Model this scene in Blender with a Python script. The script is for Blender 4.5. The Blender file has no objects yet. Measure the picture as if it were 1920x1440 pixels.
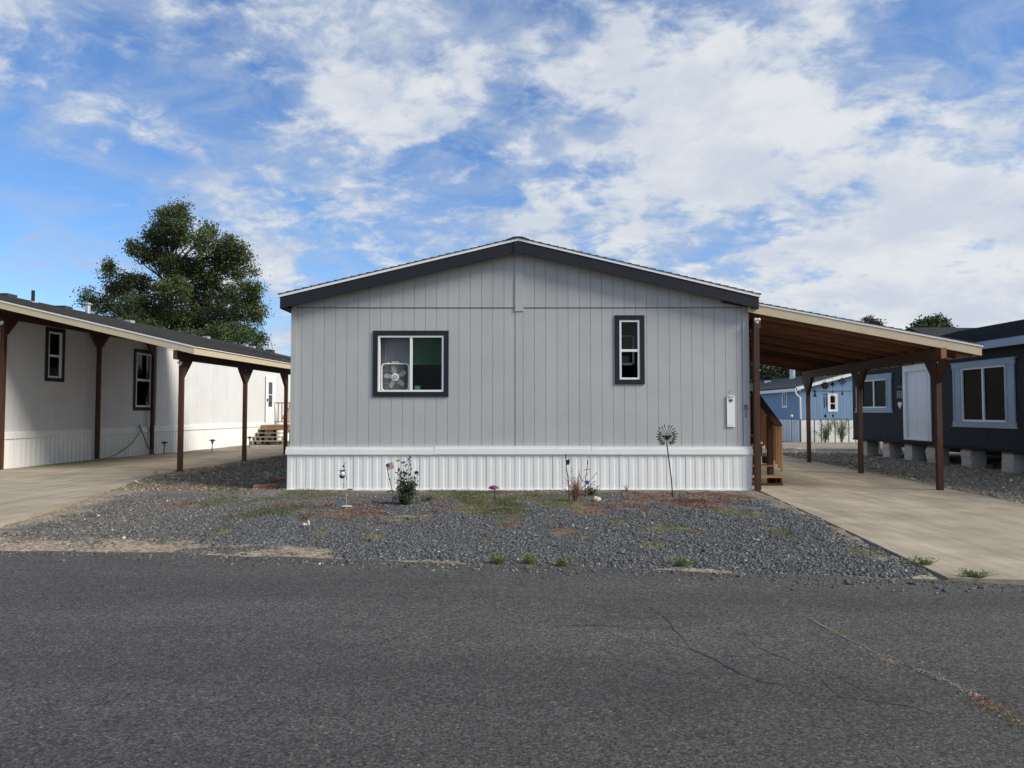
import bpy, math, random
import numpy as np
from mathutils import Vector
R = math.radians
random.seed(7)
rng = np.random.default_rng(11)
scene = bpy.context.scene
COL = scene.collection

# ------------------------------------------------------------------ camera, sky, sun, exposure
F_PX, CAM_H = 1331.0, 1.45
PITCH = math.atan(52 / F_PX)
cam_data = bpy.data.cameras.new('camera')
cam_data.sensor_width = 36.0
cam_data.lens = 36.0 * F_PX / 1920
cam_data.clip_start = 0.05
cam_data.clip_end = 6000
cam = bpy.data.objects.new('camera', cam_data)
COL.objects.link(cam)
cam.location = (0, 0, CAM_H)
cam.rotation_euler = (math.pi / 2 + PITCH, 0, 0)
scene.camera = cam

SUN_DIR = Vector((0.74, -0.30, 0.61)).normalized()          # towards the sun
sun_data = bpy.data.lights.new('sun', 'SUN')
sun_data.energy = 3.6
sun_data.angle = R(22)
sun_data.color = (1.0, 0.93, 0.82)
sun = bpy.data.objects.new('sun', sun_data)
COL.objects.link(sun)
sun.rotation_euler = SUN_DIR.to_track_quat('Z', 'Y').to_euler()

world = bpy.data.worlds.new('World')
scene.world = world
world.use_nodes = True


def make_world():
    nt = world.node_tree
    nt.nodes.clear()
    N, L = nt.nodes.new, nt.links.new

    def math_(op, a, b=None, clamp=False):
        n = N('ShaderNodeMath'); n.operation = op; n.use_clamp = clamp
        for i, v in enumerate((a, b)):
            if v is None: continue
            if isinstance(v, (int, float)): n.inputs[i].default_value = v
            else: L(v, n.inputs[i])
        return n.outputs[0]
    sky = N('ShaderNodeTexSky')
    sky.sky_type = 'NISHITA'
    sky.sun_disc = False
    sky.sun_elevation = math.asin(SUN_DIR.z)
    sky.sun_rotation = math.atan2(SUN_DIR.x, SUN_DIR.y)
    sky.air_density = 1.0
    sky.dust_density = 0.4
    sky.ozone_density = 3.0
    tint = N('ShaderNodeMix'); tint.data_type = 'RGBA'; tint.blend_type = 'MULTIPLY'
    tint.inputs[0].default_value = 1.0
    L(sky.outputs[0], tint.inputs[6])
    tint.inputs[7].default_value = (0.66, 0.86, 1.08, 1)
    bg_sky = N('ShaderNodeBackground'); bg_sky.inputs[1].default_value = 0.125
    L(tint.outputs[2], bg_sky.inputs[0])
    tc = N('ShaderNodeTexCoord')
    sep = N('ShaderNodeSeparateXYZ'); L(tc.outputs['Generated'], sep.inputs[0])
    zz = math_('ADD', math_('MAXIMUM', sep.outputs[2], 0.0), 0.30)
    u = math_('DIVIDE', sep.outputs[0], zz)
    v = math_('DIVIDE', sep.outputs[1], zz)
    comb = N('ShaderNodeCombineXYZ'); L(u, comb.inputs[0]); L(v, comb.inputs[1])

    def noise(scale, detail, rough, dist, loc, rot=0.0, sc=(1, 1, 1)):
        m = N('ShaderNodeMapping'); L(comb.outputs[0], m.inputs[0])
        m.inputs['Location'].default_value = loc
        m.inputs['Rotation'].default_value = (0, 0, rot)
        m.inputs['Scale'].default_value = sc
        n = N('ShaderNodeTexNoise'); n.inputs['Scale'].default_value = scale
        n.inputs['Detail'].default_value = detail; n.inputs['Roughness'].default_value = rough
        n.inputs['Distortion'].default_value = dist
        L(m.outputs[0], n.inputs['Vector'])
        return n.outputs['Fac']
    def smooth(src, lo, hi):
        r = N('ShaderNodeMapRange'); r.interpolation_type = 'SMOOTHSTEP'
        r.inputs['From Min'].default_value = lo; r.inputs['From Max'].default_value = hi
        L(src, r.inputs['Value']); return r.outputs[0]
    east = math_('MULTIPLY', sep.outputs[0], 0.12)                    # thicker cloud towards the east
    low = math_('MULTIPLY', math_('MAXIMUM', math_('SUBTRACT', 0.42, sep.outputs[2]), 0.0), math_('MULTIPLY', math_('ADD', sep.outputs[0], 0.22), 0.62))
    big = math_('ADD', noise(2.1, 5, 0.5, 0.2, (5.2, 1.7, 0)), math_('ADD', east, low))
    fluff = noise(9.5, 14, 0.62, 0.25, (2.3, 7.2, 1.0), R(20), (1.0, 1.15, 1.0))
    wisp = noise(5.0, 13, 0.66, 0.55, (7.3, 2.1, 3.0), R(-42), (1.0, 1.35, 1.0))
    veil = smooth(math_('ADD', math_('MULTIPLY', wisp, 0.80), math_('MULTIPLY', big, 0.50)), 0.46, 0.82)
    puff = smooth(math_('ADD', math_('MULTIPLY', fluff, 0.66), math_('MULTIPLY', big, 0.80)), 0.65, 0.84)
    cover = math_('SUBTRACT', 1.0, math_('MULTIPLY', math_('SUBTRACT', 1.0, math_('MULTIPLY', veil, 0.80)), math_('SUBTRACT', 1.0, puff)))
    shade = smooth(noise(4.4, 9, 0.6, 0.2, (3.1, 0.4, 5.0)), 0.35, 0.65)
    ccol = N('ShaderNodeMix'); ccol.data_type = 'RGBA'
    L(math_('MULTIPLY', puff, math_('ADD', math_('MULTIPLY', shade, 0.55), 0.45)), ccol.inputs[0])
    ccol.inputs[6].default_value = (0.36, 0.43, 0.55, 1)
    ccol.inputs[7].default_value = (0.62, 0.64, 0.66, 1)
    bg_c = N('ShaderNodeBackground'); L(ccol.outputs[2], bg_c.inputs[0]); bg_c.inputs[1].default_value = 1.0
    mix = N('ShaderNodeMixShader'); L(math_('MULTIPLY', cover, 0.97), mix.inputs[0])
    L(bg_sky.outputs[0], mix.inputs[1]); L(bg_c.outputs[0], mix.inputs[2])
    out = N('ShaderNodeOutputWorld'); L(mix.outputs[0], out.inputs[0])


make_world()
vs = scene.view_settings
vs.view_transform = 'Standard'
vs.look = 'None'
vs.exposure = 0.34
vs.gamma = 1.0
vs.use_curve_mapping = False
scene.render.engine = 'CYCLES'
scene.cycles.max_bounces = 8
scene.cycles.transparent_max_bounces = 16
scene.cycles.use_denoising = True


# ------------------------------------------------------------------ small tools
def at(x, y, Y):
    """point on the plane at depth Y seen at that place of the 1920 x 1440 photograph (for measuring)"""
    v = (720 - y) / F_PX
    c, s = math.cos(PITCH), math.sin(PITCH)
    Z = Y * (s + v * c) / (c - v * s)
    return Vector(((x - 960) / F_PX * (Y * c + Z * s), Y, Z + CAM_H))


def gnd(x, y, z=0.0):
    v = (720 - y) / F_PX
    c, s = math.cos(PITCH), math.sin(PITCH)
    k = (s + v * c) / (c - v * s)
    return at(x, y, (z - CAM_H) / k)


def sstep(x, a, b):
    t = np.clip((np.asarray(x, float) - a) / (b - a), 0, 1)
    return t * t * (3 - 2 * t)


def vnoise(x, y, seed=0):
    x = np.asarray(x, float); y = np.asarray(y, float)
    xi, yi = np.floor(x).astype(np.int64), np.floor(y).astype(np.int64)
    xf, yf = x - xi, y - yi
    xf, yf = xf * xf * (3 - 2 * xf), yf * yf * (3 - 2 * yf)

    def h(a, b):
        n = (a * 374761393 + b * 668265263 + seed * 1274126177) & 0x7fffffff
        n = ((n ^ (n >> 13)) * 1274126177) & 0x7fffffff
        return ((n ^ (n >> 16)) & 0xffff) / 65535.0
    return (h(xi, yi) * (1 - xf) + h(xi + 1, yi) * xf) * (1 - yf) + (h(xi, yi + 1) * (1 - xf) + h(xi + 1, yi + 1) * xf) * yf


def fbm(x, y, seed=0, o=4):
    t, a, n = 0, 1, 0
    for i in range(o):
        t = t + a * vnoise(np.asarray(x) * 2 ** i, np.asarray(y) * 2 ** i, seed + i); n += a; a *= .5
    return t / n


def inpoly(x, y, poly):
    x = np.asarray(x); y = np.asarray(y)
    r = np.zeros(x.shape, bool)
    n = len(poly)
    for i in range(n):
        x0, y0 = poly[i]; x1, y1 = poly[(i + 1) % n]
        if y0 == y1: continue
        c = ((y0 > y) != (y1 > y)) & (x < (x1 - x0) * (y - y0) / (y1 - y0) + x0)
        r ^= c
    return r


# ------------------------------------------------------------------ materials
MATS = {}


def mat(name, col, rough=0.7, var=0.0, vscale=3.0, bump=0.0, bscale=40.0, bstretch=(1, 1, 1), metal=0.0,
        spec=0.3, attr=None, rnd=0.0, col2=None, vstretch=(1, 1, 1), trans=0.0, bdist=0.01, emission=None, sub=None):
    """principled material with noise-driven tone variation and fine relief"""
    if name in MATS: return MATS[name]
    m = bpy.data.materials.new(name); m.use_nodes = True
    nt = m.node_tree; N, L = nt.nodes.new, nt.links.new
    b = nt.nodes['Principled BSDF']
    b.inputs['Roughness'].default_value = rough
    b.inputs['Metallic'].default_value = metal
    b.inputs['Specular IOR Level'].default_value = spec
    tc = N('ShaderNodeTexCoord')
    rgb = N('ShaderNodeRGB'); rgb.outputs[0].default_value = (*col, 1)
    cur = rgb.outputs[0]
    if attr:
        a = N('ShaderNodeAttribute'); a.attribute_name = attr; cur = a.outputs['Color']
    if var > 0:
        mp = N('ShaderNodeMapping'); mp.inputs['Scale'].default_value = vstretch; L(tc.outputs['Object'], mp.inputs[0])
        n = N('ShaderNodeTexNoise'); n.inputs['Scale'].default_value = vscale; n.inputs['Detail'].default_value = 6
        n.inputs['Roughness'].default_value = 0.65
        L(mp.outputs[0], n.inputs['Vector'])
        if col2 is not None:
            rp = N('ShaderNodeMapRange'); rp.inputs['From Min'].default_value = 0.5 - .25 * 1; rp.inputs['From Max'].default_value = 0.75
            L(n.outputs['Fac'], rp.inputs[0])
            mx = N('ShaderNodeMix'); mx.data_type = 'RGBA'; L(rp.outputs[0], mx.inputs[0]); L(cur, mx.inputs[6])
            mx.inputs[7].default_value = (*col2, 1); cur = mx.outputs[2]
        else:
            rp = N('ShaderNodeMapRange'); rp.inputs['From Min'].default_value = 0.25; rp.inputs['From Max'].default_value = 0.75
            rp.inputs['To Min'].default_value = 1 - var; rp.inputs['To Max'].default_value = 1 + var
            L(n.outputs['Fac'], rp.inputs[0])
            mx = N('ShaderNodeMix'); mx.data_type = 'RGBA'; mx.blend_type = 'MULTIPLY'; mx.inputs[0].default_value = 1
            L(cur, mx.inputs[6]); L(rp.outputs[0], mx.inputs[7]); cur = mx.outputs[2]
    if rnd > 0:
        oi = N('ShaderNodeObjectInfo')
        rp = N('ShaderNodeMapRange'); rp.inputs['To Min'].default_value = 1 - rnd; rp.inputs['To Max'].default_value = 1 + rnd
        L(oi.outputs['Random'], rp.inputs[0])
        mx = N('ShaderNodeMix'); mx.data_type = 'RGBA'; mx.blend_type = 'MULTIPLY'; mx.inputs[0].default_value = 1
        L(cur, mx.inputs[6]); L(rp.outputs[0], mx.inputs[7]); cur = mx.outputs[2]
    L(cur, b.inputs['Base Color'])
    if bump > 0:
        mp = N('ShaderNodeMapping'); mp.inputs['Scale'].default_value = bstretch; L(tc.outputs['Object'], mp.inputs[0])
        n = N('ShaderNodeTexNoise'); n.inputs['Scale'].default_value = bscale; n.inputs['Detail'].default_value = 5
        n.inputs['Roughness'].default_value = 0.6
        L(mp.outputs[0], n.inputs['Vector'])
        bp = N('ShaderNodeBump'); bp.inputs['Strength'].default_value = bump; bp.inputs['Distance'].default_value = bdist
        L(n.outputs['Fac'], bp.inputs['Height']); L(bp.outputs[0], b.inputs['Normal'])
    if trans > 0:
        t = N('ShaderNodeBsdfTranslucent'); L(cur, t.inputs[0])
        ms = N('ShaderNodeMixShader'); ms.inputs[0].default_value = trans
        L(b.outputs[0], ms.inputs[1]); L(t.outputs[0], ms.inputs[2])
        L(ms.outputs[0], nt.nodes['Material Output'].inputs[0])
    MATS[name] = m
    return m


def glass(name, tint=(0.75, 0.8, 0.78), refl=0.08, rough=0.0):
    if name in MATS: return MATS[name]
    m = bpy.data.materials.new(name); m.use_nodes = True
    nt = m.node_tree; N, L = nt.nodes.new, nt.links.new
    nt.nodes.remove(nt.nodes['Principled BSDF'])
    t = N('ShaderNodeBsdfTransparent'); t.inputs[0].default_value = (*tint, 1)
    g = N('ShaderNodeBsdfGlossy'); g.inputs['Roughness'].default_value = rough
    lw = N('ShaderNodeFresnel'); lw.inputs[0].default_value = 1.45
    mu = N('ShaderNodeMath'); mu.operation = 'MULTIPLY'; mu.inputs[1].default_value = refl / 0.04
    mu.use_clamp = True
    ge = N('ShaderNodeNewGeometry'); inv = N('ShaderNodeMath'); inv.operation = 'SUBTRACT'; inv.inputs[0].default_value = 1.0
    L(ge.outputs['Backfacing'], inv.inputs[1])
    mu2 = N('ShaderNodeMath'); mu2.operation = 'MULTIPLY'; L(lw.outputs[0], mu2.inputs[0]); L(inv.outputs[0], mu2.inputs[1])
    L(mu2.outputs[0], mu.inputs[0])
    mx = N('ShaderNodeMixShader'); L(mu.outputs[0], mx.inputs[0]); L(t.outputs[0], mx.inputs[1]); L(g.outputs[0], mx.inputs[2])
    L(mx.outputs[0], nt.nodes['Material Output'].inputs[0])
    MATS[name] = m
    return m


def shingle_mat(name, c0, c1):
    if name in MATS: return MATS[name]
    m = mat(name, c0, 0.9, var=0.35, vscale=9, bump=0.5, bscale=120, vstretch=(1, 1, 1))
    nt = m.node_tree; N, L = nt.nodes.new, nt.links.new
    b = nt.nodes['Principled BSDF']
    src = b.inputs['Base Color'].links[0].from_socket
    tc = N('ShaderNodeTexCoord')
    vo = N('ShaderNodeTexVoronoi'); vo.inputs['Scale'].default_value = 4.5
    mp = N('ShaderNodeMapping'); mp.inputs['Scale'].default_value = (1.0, 1.0, 2.2); L(tc.outputs['Object'], mp.inputs[0])
    L(mp.outputs[0], vo.inputs['Vector'])
    sp = N('ShaderNodeSeparateColor'); L(vo.outputs['Color'], sp.inputs[0])
    mx = N('ShaderNodeMix'); mx.data_type = 'RGBA'
    mu = N('ShaderNodeMath'); mu.operation = 'MULTIPLY'; mu.inputs[1].default_value = 0.55; L(sp.outputs[0], mu.inputs[0])
    L(mu.outputs[0], mx.inputs[0]); L(src, mx.inputs[6]); mx.inputs[7].default_value = (*c1, 1)
    L(mx.outputs[2], b.inputs['Base Color'])
    return m


M_SIDING = mat('grey_siding', (0.425, 0.432, 0.425), 0.65, var=0.07, vscale=1.2, bump=0.35, bscale=22, bstretch=(2.2, 1, 0.35), rnd=0.025, bdist=0.005)
M_SIDING_BACK = mat('grey_siding_groove', (0.40, 0.40, 0.39), 0.8)
M_NAVY = mat('charcoal_blue_trim', (0.019, 0.021, 0.028), 0.6, var=0.12, vscale=6, bump=0.2, bscale=30, bstretch=(1, 1, 4), spec=.2)
M_WHITE = mat('white_vinyl', (0.80, 0.81, 0.80), 0.45, var=0.03, vscale=2)
M_SKIRT = mat('white_skirting', (0.79, 0.79, 0.765), 0.5, var=0.06, vscale=1.1)
M_SHINGLE = shingle_mat('dark_shingle', (0.035, 0.037, 0.04), (0.06, 0.06, 0.062))
M_SHINGLE_G = shingle_mat('grey_shingle', (0.13, 0.135, 0.125), (0.18, 0.18, 0.165))
M_TAN = mat('tan_fascia', (0.50, 0.43, 0.30), 0.7, var=0.08, vscale=5, bump=0.25, bscale=25, bstretch=(1, 1, 5))
M_REDWOOD = mat('red_brown_stained_wood', (0.062, 0.025, 0.015), 0.65, var=0.35, vscale=6, vstretch=(3, 3, 0.5), bump=0.25, bscale=30, bstretch=(2, 2, 0.3), rnd=0.12)
M_REDWOOD_H = mat('red_brown_stained_beam', (0.085, 0.036, 0.020), 0.65, var=0.4, vscale=6, vstretch=(1, 0.5, 4), bump=0.25, bscale=30, bstretch=(1, 0.3, 3), rnd=0.12)
M_RAFTER = mat('stained_rafter', (0.165, 0.074, 0.042), 0.7, var=0.3, vscale=5, vstretch=(.5, 3, 3), rnd=.55)  # stained wood; lighter and darker tones per rafter imitate lit lower edges
M_ENDGRAIN = mat('cut_beam_end', (0.26, 0.12, 0.06), 0.8, var=0.3, vscale=20)
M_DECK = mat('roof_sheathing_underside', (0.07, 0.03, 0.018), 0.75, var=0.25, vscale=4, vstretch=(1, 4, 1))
M_CEDAR = mat('fresh_cedar', (0.36, 0.19, 0.085), 0.7, var=0.25, vscale=8, vstretch=(3, 3, 0.4))
M_GREYWOOD = mat('weathered_tread', (0.30, 0.24, 0.17), 0.8, var=0.25, vscale=8, vstretch=(0.4, 3, 3))
M_LWALL = mat('white_siding', (0.64, 0.645, 0.64), 0.6, var=0.06, vscale=1.2, bump=0.25, bscale=22, bstretch=(1, 2, 0.35), rnd=0.02)
M_LBACK = mat('white_siding_groove', (0.50, 0.50, 0.49), 0.8)
M_DWALL = mat('slate_siding', (0.015, 0.016, 0.021), 0.6, spec=.2, var=0.10, vscale=1.5, bump=0.3, bscale=22, bstretch=(1, 2, 0.35), rnd=0.06)
M_DBACK = mat('slate_siding_groove', (0.010, 0.010, 0.013), 0.8)
M_LBLUE = mat('pale_blue_trim', (0.33, 0.395, 0.45), 0.6, var=0.06, vscale=4)
M_BLUE = mat('blue_siding', (0.19, 0.30, 0.44), 0.6, var=0.06, vscale=1.5, bump=0.2, bscale=22, bstretch=(2, 2, 0.35), rnd=0.03)
M_BLUEBACK = mat('blue_siding_groove', (0.12, 0.21, 0.36), 0.8)
M_BLACK = mat('black_metal', (0.015, 0.015, 0.017), 0.5, metal=0.0, var=0.2, vscale=30)
M_ROOM = mat('dim_room', (0.03, 0.03, 0.03), 0.9, var=0.1, vscale=2)  # near-black walls put the darkness of an unlit interior into the colour
M_BLIND = mat('blind_slat', (0.24, 0.245, 0.265), 0.6, var=0.04, vscale=4)
M_PLASTIC = mat('white_plastic', (0.75, 0.75, 0.74), 0.4, var=0.04, vscale=10)
M_GREYPL = mat('grey_plastic', (0.40, 0.40, 0.40), 0.5, var=0.05, vscale=12)
M_GALV = mat('galvanised_steel', (0.55, 0.57, 0.58), 0.35, metal=0.8, var=0.1, vscale=8)
M_BLOCK = mat('concrete_block', (0.54, 0.495, 0.43), 0.9, var=0.15, vscale=12, bump=0.4, bscale=80, rnd=0.12)
M_GLASS = glass('window_glass', (0.62, 0.70, 0.66), 0.03)
M_GLASS_GREEN = glass('green_tinted_glass', (0.52, 0.72, 0.60), 0.02)
M_GLASS_SLATE = glass('slate_home_glass', (0.40, 0.42, 0.42), 0.011)
M_GLASS_DARK = glass('dark_window_glass', (0.40, 0.42, 0.42), 0.035)


# ------------------------------------------------------------------ mesh builder
class Frame:
    def __init__(self, o=(0, 0, 0), u=(1, 0, 0), w=(0, 1, 0), z=(0, 0, 1)):
        self.o, self.u, self.w, self.z = Vector(o), Vector(u), Vector(w), Vector(z)
        self.flip = self.u.cross(self.w).dot(self.z) < 0

    def __call__(self, p):
        return self.o + self.u * p[0] + self.w * p[1] + self.z * p[2]


WORLD = Frame()


def world_loc(o):
    l = Vector((0, 0, 0))
    while o is not None:
        l = l + o.location; o = o.parent
    return l


class MB:
    def __init__(self, fr=WORLD):
        self.v, self.f, self.fr = [], [], fr

    def add(self, vs, fs):
        b = len(self.v)
        self.v += [self.fr(p) for p in vs]
        for f in fs:
            f = [b + i for i in f]
            self.f.append(f[::-1] if self.fr.flip else f)
        return self

    def box(self, a0, a1, b0, b1, c0, c1):
        vs = [(a, b, c) for c in (c0, c1) for b in (b0, b1) for a in (a0, a1)]
        return self.add(vs, [(0, 2, 3, 1), (4, 5, 7, 6), (0, 1, 5, 4), (2, 6, 7, 3), (0, 4, 6, 2), (1, 3, 7, 5)])

    def prism(self, poly, w0, w1):
        """polygon in (u, z), counter-clockwise seen from -w, extruded from w0 to w1"""
        n = len(poly)
        vs = [(p[0], w0, p[1]) for p in poly] + [(p[0], w1, p[1]) for p in poly]
        fs = [tuple(range(n)), tuple(range(2 * n - 1, n - 1, -1))]
        fs += [((i + 1) % n, i, n + i, n + (i + 1) % n) for i in range(n)]
        return self.add(vs, fs)

    def slab(self, poly, z0, z1):
        """polygon in (x, y), counter-clockwise from above"""
        n = len(poly)
        vs = [(p[0], p[1], z1) for p in poly] + [(p[0], p[1], z0) for p in poly]
        fs = [tuple(range(n)), tuple(range(2 * n - 1, n - 1, -1))]
        fs += [((i + 1) % n, i, n + i, n + (i + 1) % n) for i in range(n)]
        return self.add(vs, fs)

    def beam(self, p0, p1, w, h, up=(0, 0, 1)):
        p0, p1 = Vector(p0), Vector(p1)
        d = (p1 - p0).normalized()
        s = d.cross(Vector(up))
        if s.length < 1e-4: s = d.cross(Vector((0, 1, 0)))
        s.normalize(); t = s.cross(d).normalized()
        vs = []
        for p in (p0, p1):
            for a, b in ((-1, -1), (1, -1), (1, 1), (-1, 1)):
                vs.append(p + s * (a * w / 2) + t * (b * h / 2))
        return self.add(vs, [(0, 1, 2, 3), (7, 6, 5, 4), (1, 0, 4, 5), (2, 1, 5, 6), (3, 2, 6, 7), (0, 3, 7, 4)])

    def tube(self, pts, r, n=6, r1=None, caps=True):
        pts = [Vector(p) for p in pts]
        vs, fs, m = [], [], len(pts)
        for i, p in enumerate(pts):
            d = (pts[min(i + 1, m - 1)] - pts[max(i - 1, 0)]).normalized()
            s = d.cross(Vector((0, 0, 1)))
            if s.length < 1e-3: s = Vector((1, 0, 0))
            s.normalize(); t = s.cross(d)
            rr = r if r1 is None else r + (r1 - r) * i / (m - 1)
            if isinstance(r, (list, tuple)): rr = r[i]
            for k in range(n):
                a = 2 * math.pi * k / n
                vs.append(p + s * (math.cos(a) * rr) + t * (math.sin(a) * rr))
        for i in range(m - 1):
            for k in range(n):
                fs.append((i * n + k, i * n + (k + 1) % n, (i + 1) * n + (k + 1) % n, (i + 1) * n + k))
        if caps:
            fs.append(tuple(range(n - 1, -1, -1))); fs.append(tuple((m - 1) * n + k for k in range(n)))
        return self.add(vs, fs)

    def lathe(self, c, prof, n=12):
        c = Vector(c); vs, fs = [], []
        for r, z in prof:
            for k in range(n):
                a = 2 * math.pi * k / n
                vs.append(c + Vector((math.cos(a) * r, math.sin(a) * r, z)))
        for i in range(len(prof) - 1):
            for k in range(n):
                fs.append((i * n + k, i * n + (k + 1) % n, (i + 1) * n + (k + 1) % n, (i + 1) * n + k))
        fs.append(tuple(range(n - 1, -1, -1))); fs.append(tuple((len(prof) - 1) * n + k for k in range(n)))
        return self.add(vs, fs)

    def ball(self, c, r, n=10, m=6):
        if isinstance(r, (int, float)): r = (r, r, r)
        c = Vector(c); vs, fs = [], []
        for i in range(m + 1):
            t = math.pi * (i / m); t = min(max(t, 0.08), math.pi - 0.08)
            for k in range(n):
                a = 2 * math.pi * k / n
                vs.append(c + Vector((r[0] * math.sin(t) * math.cos(a), r[1] * math.sin(t) * math.sin(a), -r[2] * math.cos(t))))
        for i in range(m):
            for k in range(n):
                fs.append((i * n + k, i * n + (k + 1) % n, (i + 1) * n + (k + 1) % n, (i + 1) * n + k))
        fs.append(tuple(range(n - 1, -1, -1))); fs.append(tuple(m * n + k for k in range(n)))
        return self.add(vs, fs)

    def ring(self, c, r, t, axis='y', n=16, k=5, sx=1.0):
        c = Vector(c); pts = []
        vs, fs = [], []
        for i in range(n):
            a = 2 * math.pi * i / n
            rd = Vector((math.cos(a) * sx, 0, math.sin(a))) if axis == 'y' else (Vector((0, math.cos(a), math.sin(a))) if axis == 'x' else Vector((math.cos(a), math.sin(a), 0)))
            ax = {'y': Vector((0, 1, 0)), 'x': Vector((1, 0, 0)), 'z': Vector((0, 0, 1))}[axis]
            for j in range(k):
                b = 2 * math.pi * j / k
                vs.append(c + rd * (r + t * math.cos(b)) + ax * (t * math.sin(b)))
        for i in range(n):
            for j in range(k):
                i2, j2 = (i + 1) % n, (j + 1) % k
                fs.append((i * k + j, i2 * k + j, i2 * k + j2, i * k + j2))
        return self.add(vs, fs)

    def build(self, name, m, parent=None, smooth=False, origin=None):
        me = bpy.data.meshes.new(name)
        off = world_loc(parent) if parent is not None else (Vector(origin) if origin is not None else self._base())
        me.from_pydata([tuple(p - off) for p in self.v], [], self.f)
        me.materials.append(m)
        if smooth:
            me.polygons.foreach_set('use_smooth', [True] * len(me.polygons))
        o = bpy.data.objects.new(name, me)
        COL.objects.link(o)
        if parent is not None: o.parent = parent
        else: o.location = off
        return o

    def _base(self):
        xs = [p.x for p in self.v]; ys = [p.y for p in self.v]; zs = [p.z for p in self.v]
        return Vector(((min(xs) + max(xs)) / 2, (min(ys) + max(ys)) / 2, min(zs)))


def tag(o, label=None, cat=None, group=None, kind=None):
    if label: o['label'] = label
    if cat: o['category'] = cat
    if group: o['group'] = group
    if kind: o['kind'] = kind
    return o


def thing(name, loc, label, cat, group=None):
    o = bpy.data.objects.new(name, None)
    o.empty_display_size = 0.2
    COL.objects.link(o); o.location = loc
    return tag(o, label, cat, group)


def npmesh(name, verts, faces, m, parent=None, loc=(0, 0, 0), cols=None, smooth=False):
    """fast mesh from numpy: verts (n,3), faces (m,k)"""
    me = bpy.data.meshes.new(name)
    nv, (nf, k) = len(verts), faces.shape
    me.vertices.add(nv); me.vertices.foreach_set('co', np.ascontiguousarray(verts - np.array(loc), dtype=np.float32).ravel())
    me.loops.add(nf * k); me.loops.foreach_set('vertex_index', np.ascontiguousarray(faces, dtype=np.int32).ravel())
    me.polygons.add(nf)
    me.polygons.foreach_set('loop_start', np.arange(0, nf * k, k, dtype=np.int32))
    me.polygons.foreach_set('loop_total', np.full(nf, k, dtype=np.int32))
    if smooth: me.polygons.foreach_set('use_smooth', np.ones(nf, bool))
    me.update(calc_edges=True)
    if cols is not None:
        a = me.color_attributes.new('Col', 'FLOAT_COLOR', 'POINT')
        c4 = np.ones((nv, 4), np.float32); c4[:, :3] = cols
        a.data.foreach_set('color', c4.ravel())
    me.materials.append(m)
    o = bpy.data.objects.new(name, me); COL.objects.link(o)
    if parent is not None: o.parent = parent
    else: o.location = loc
    return o


# ------------------------------------------------------------------ layout
ROAD_EDGE = [(-400, 13.0), (-60, 8.4), (-12, 7.62), (-5.3, 7.42), (-3.6, 7.34), (-1.9, 7.06), (0.2, 6.74), (2.09, 6.40), (3.73, 6.13), (4.3, 6.02), (9, 5.35), (60, 0.5), (400, -20)]


def road_y(x):
    return np.interp(x, [p[0] for p in ROAD_EDGE], [p[1] for p in ROAD_EDGE])


DRIVE_R = [(3.74, 6.15), (9.05, 5.46), (7.5, 9.4), (7.83, 10.9), (8.2, 14.0), (8.75, 21.5), (8.95, 24.5), (4.75, 24.5), (4.46, 12.7), (4.0, 8.4)]
DRIVE_L = [(-13.2, 7.72), (-5.95, 7.55), (-6.39, 8.92), (-6.88, 11.3), (-7.52, 14.0), (-8.08, 16.5), (-7.75, 20.0), (-7.45, 23.0), (-7.35, 24.6), (-11.85, 24.6), (-12.5, 16.6), (-13.0, 14.0)]
HOUSE_FOOT = [(-4.1, 12.98), (4.36, 12.98), (4.36, 31), (-4.1, 31)]


def ground_z(x, y):
    """lie of the land: level by the road, falling away gently behind the carport on the right"""
    return -0.02 * np.clip(np.asarray(y, float) - 22, 0, 22.5) * sstep(x, 1.0, 7.0)


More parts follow.
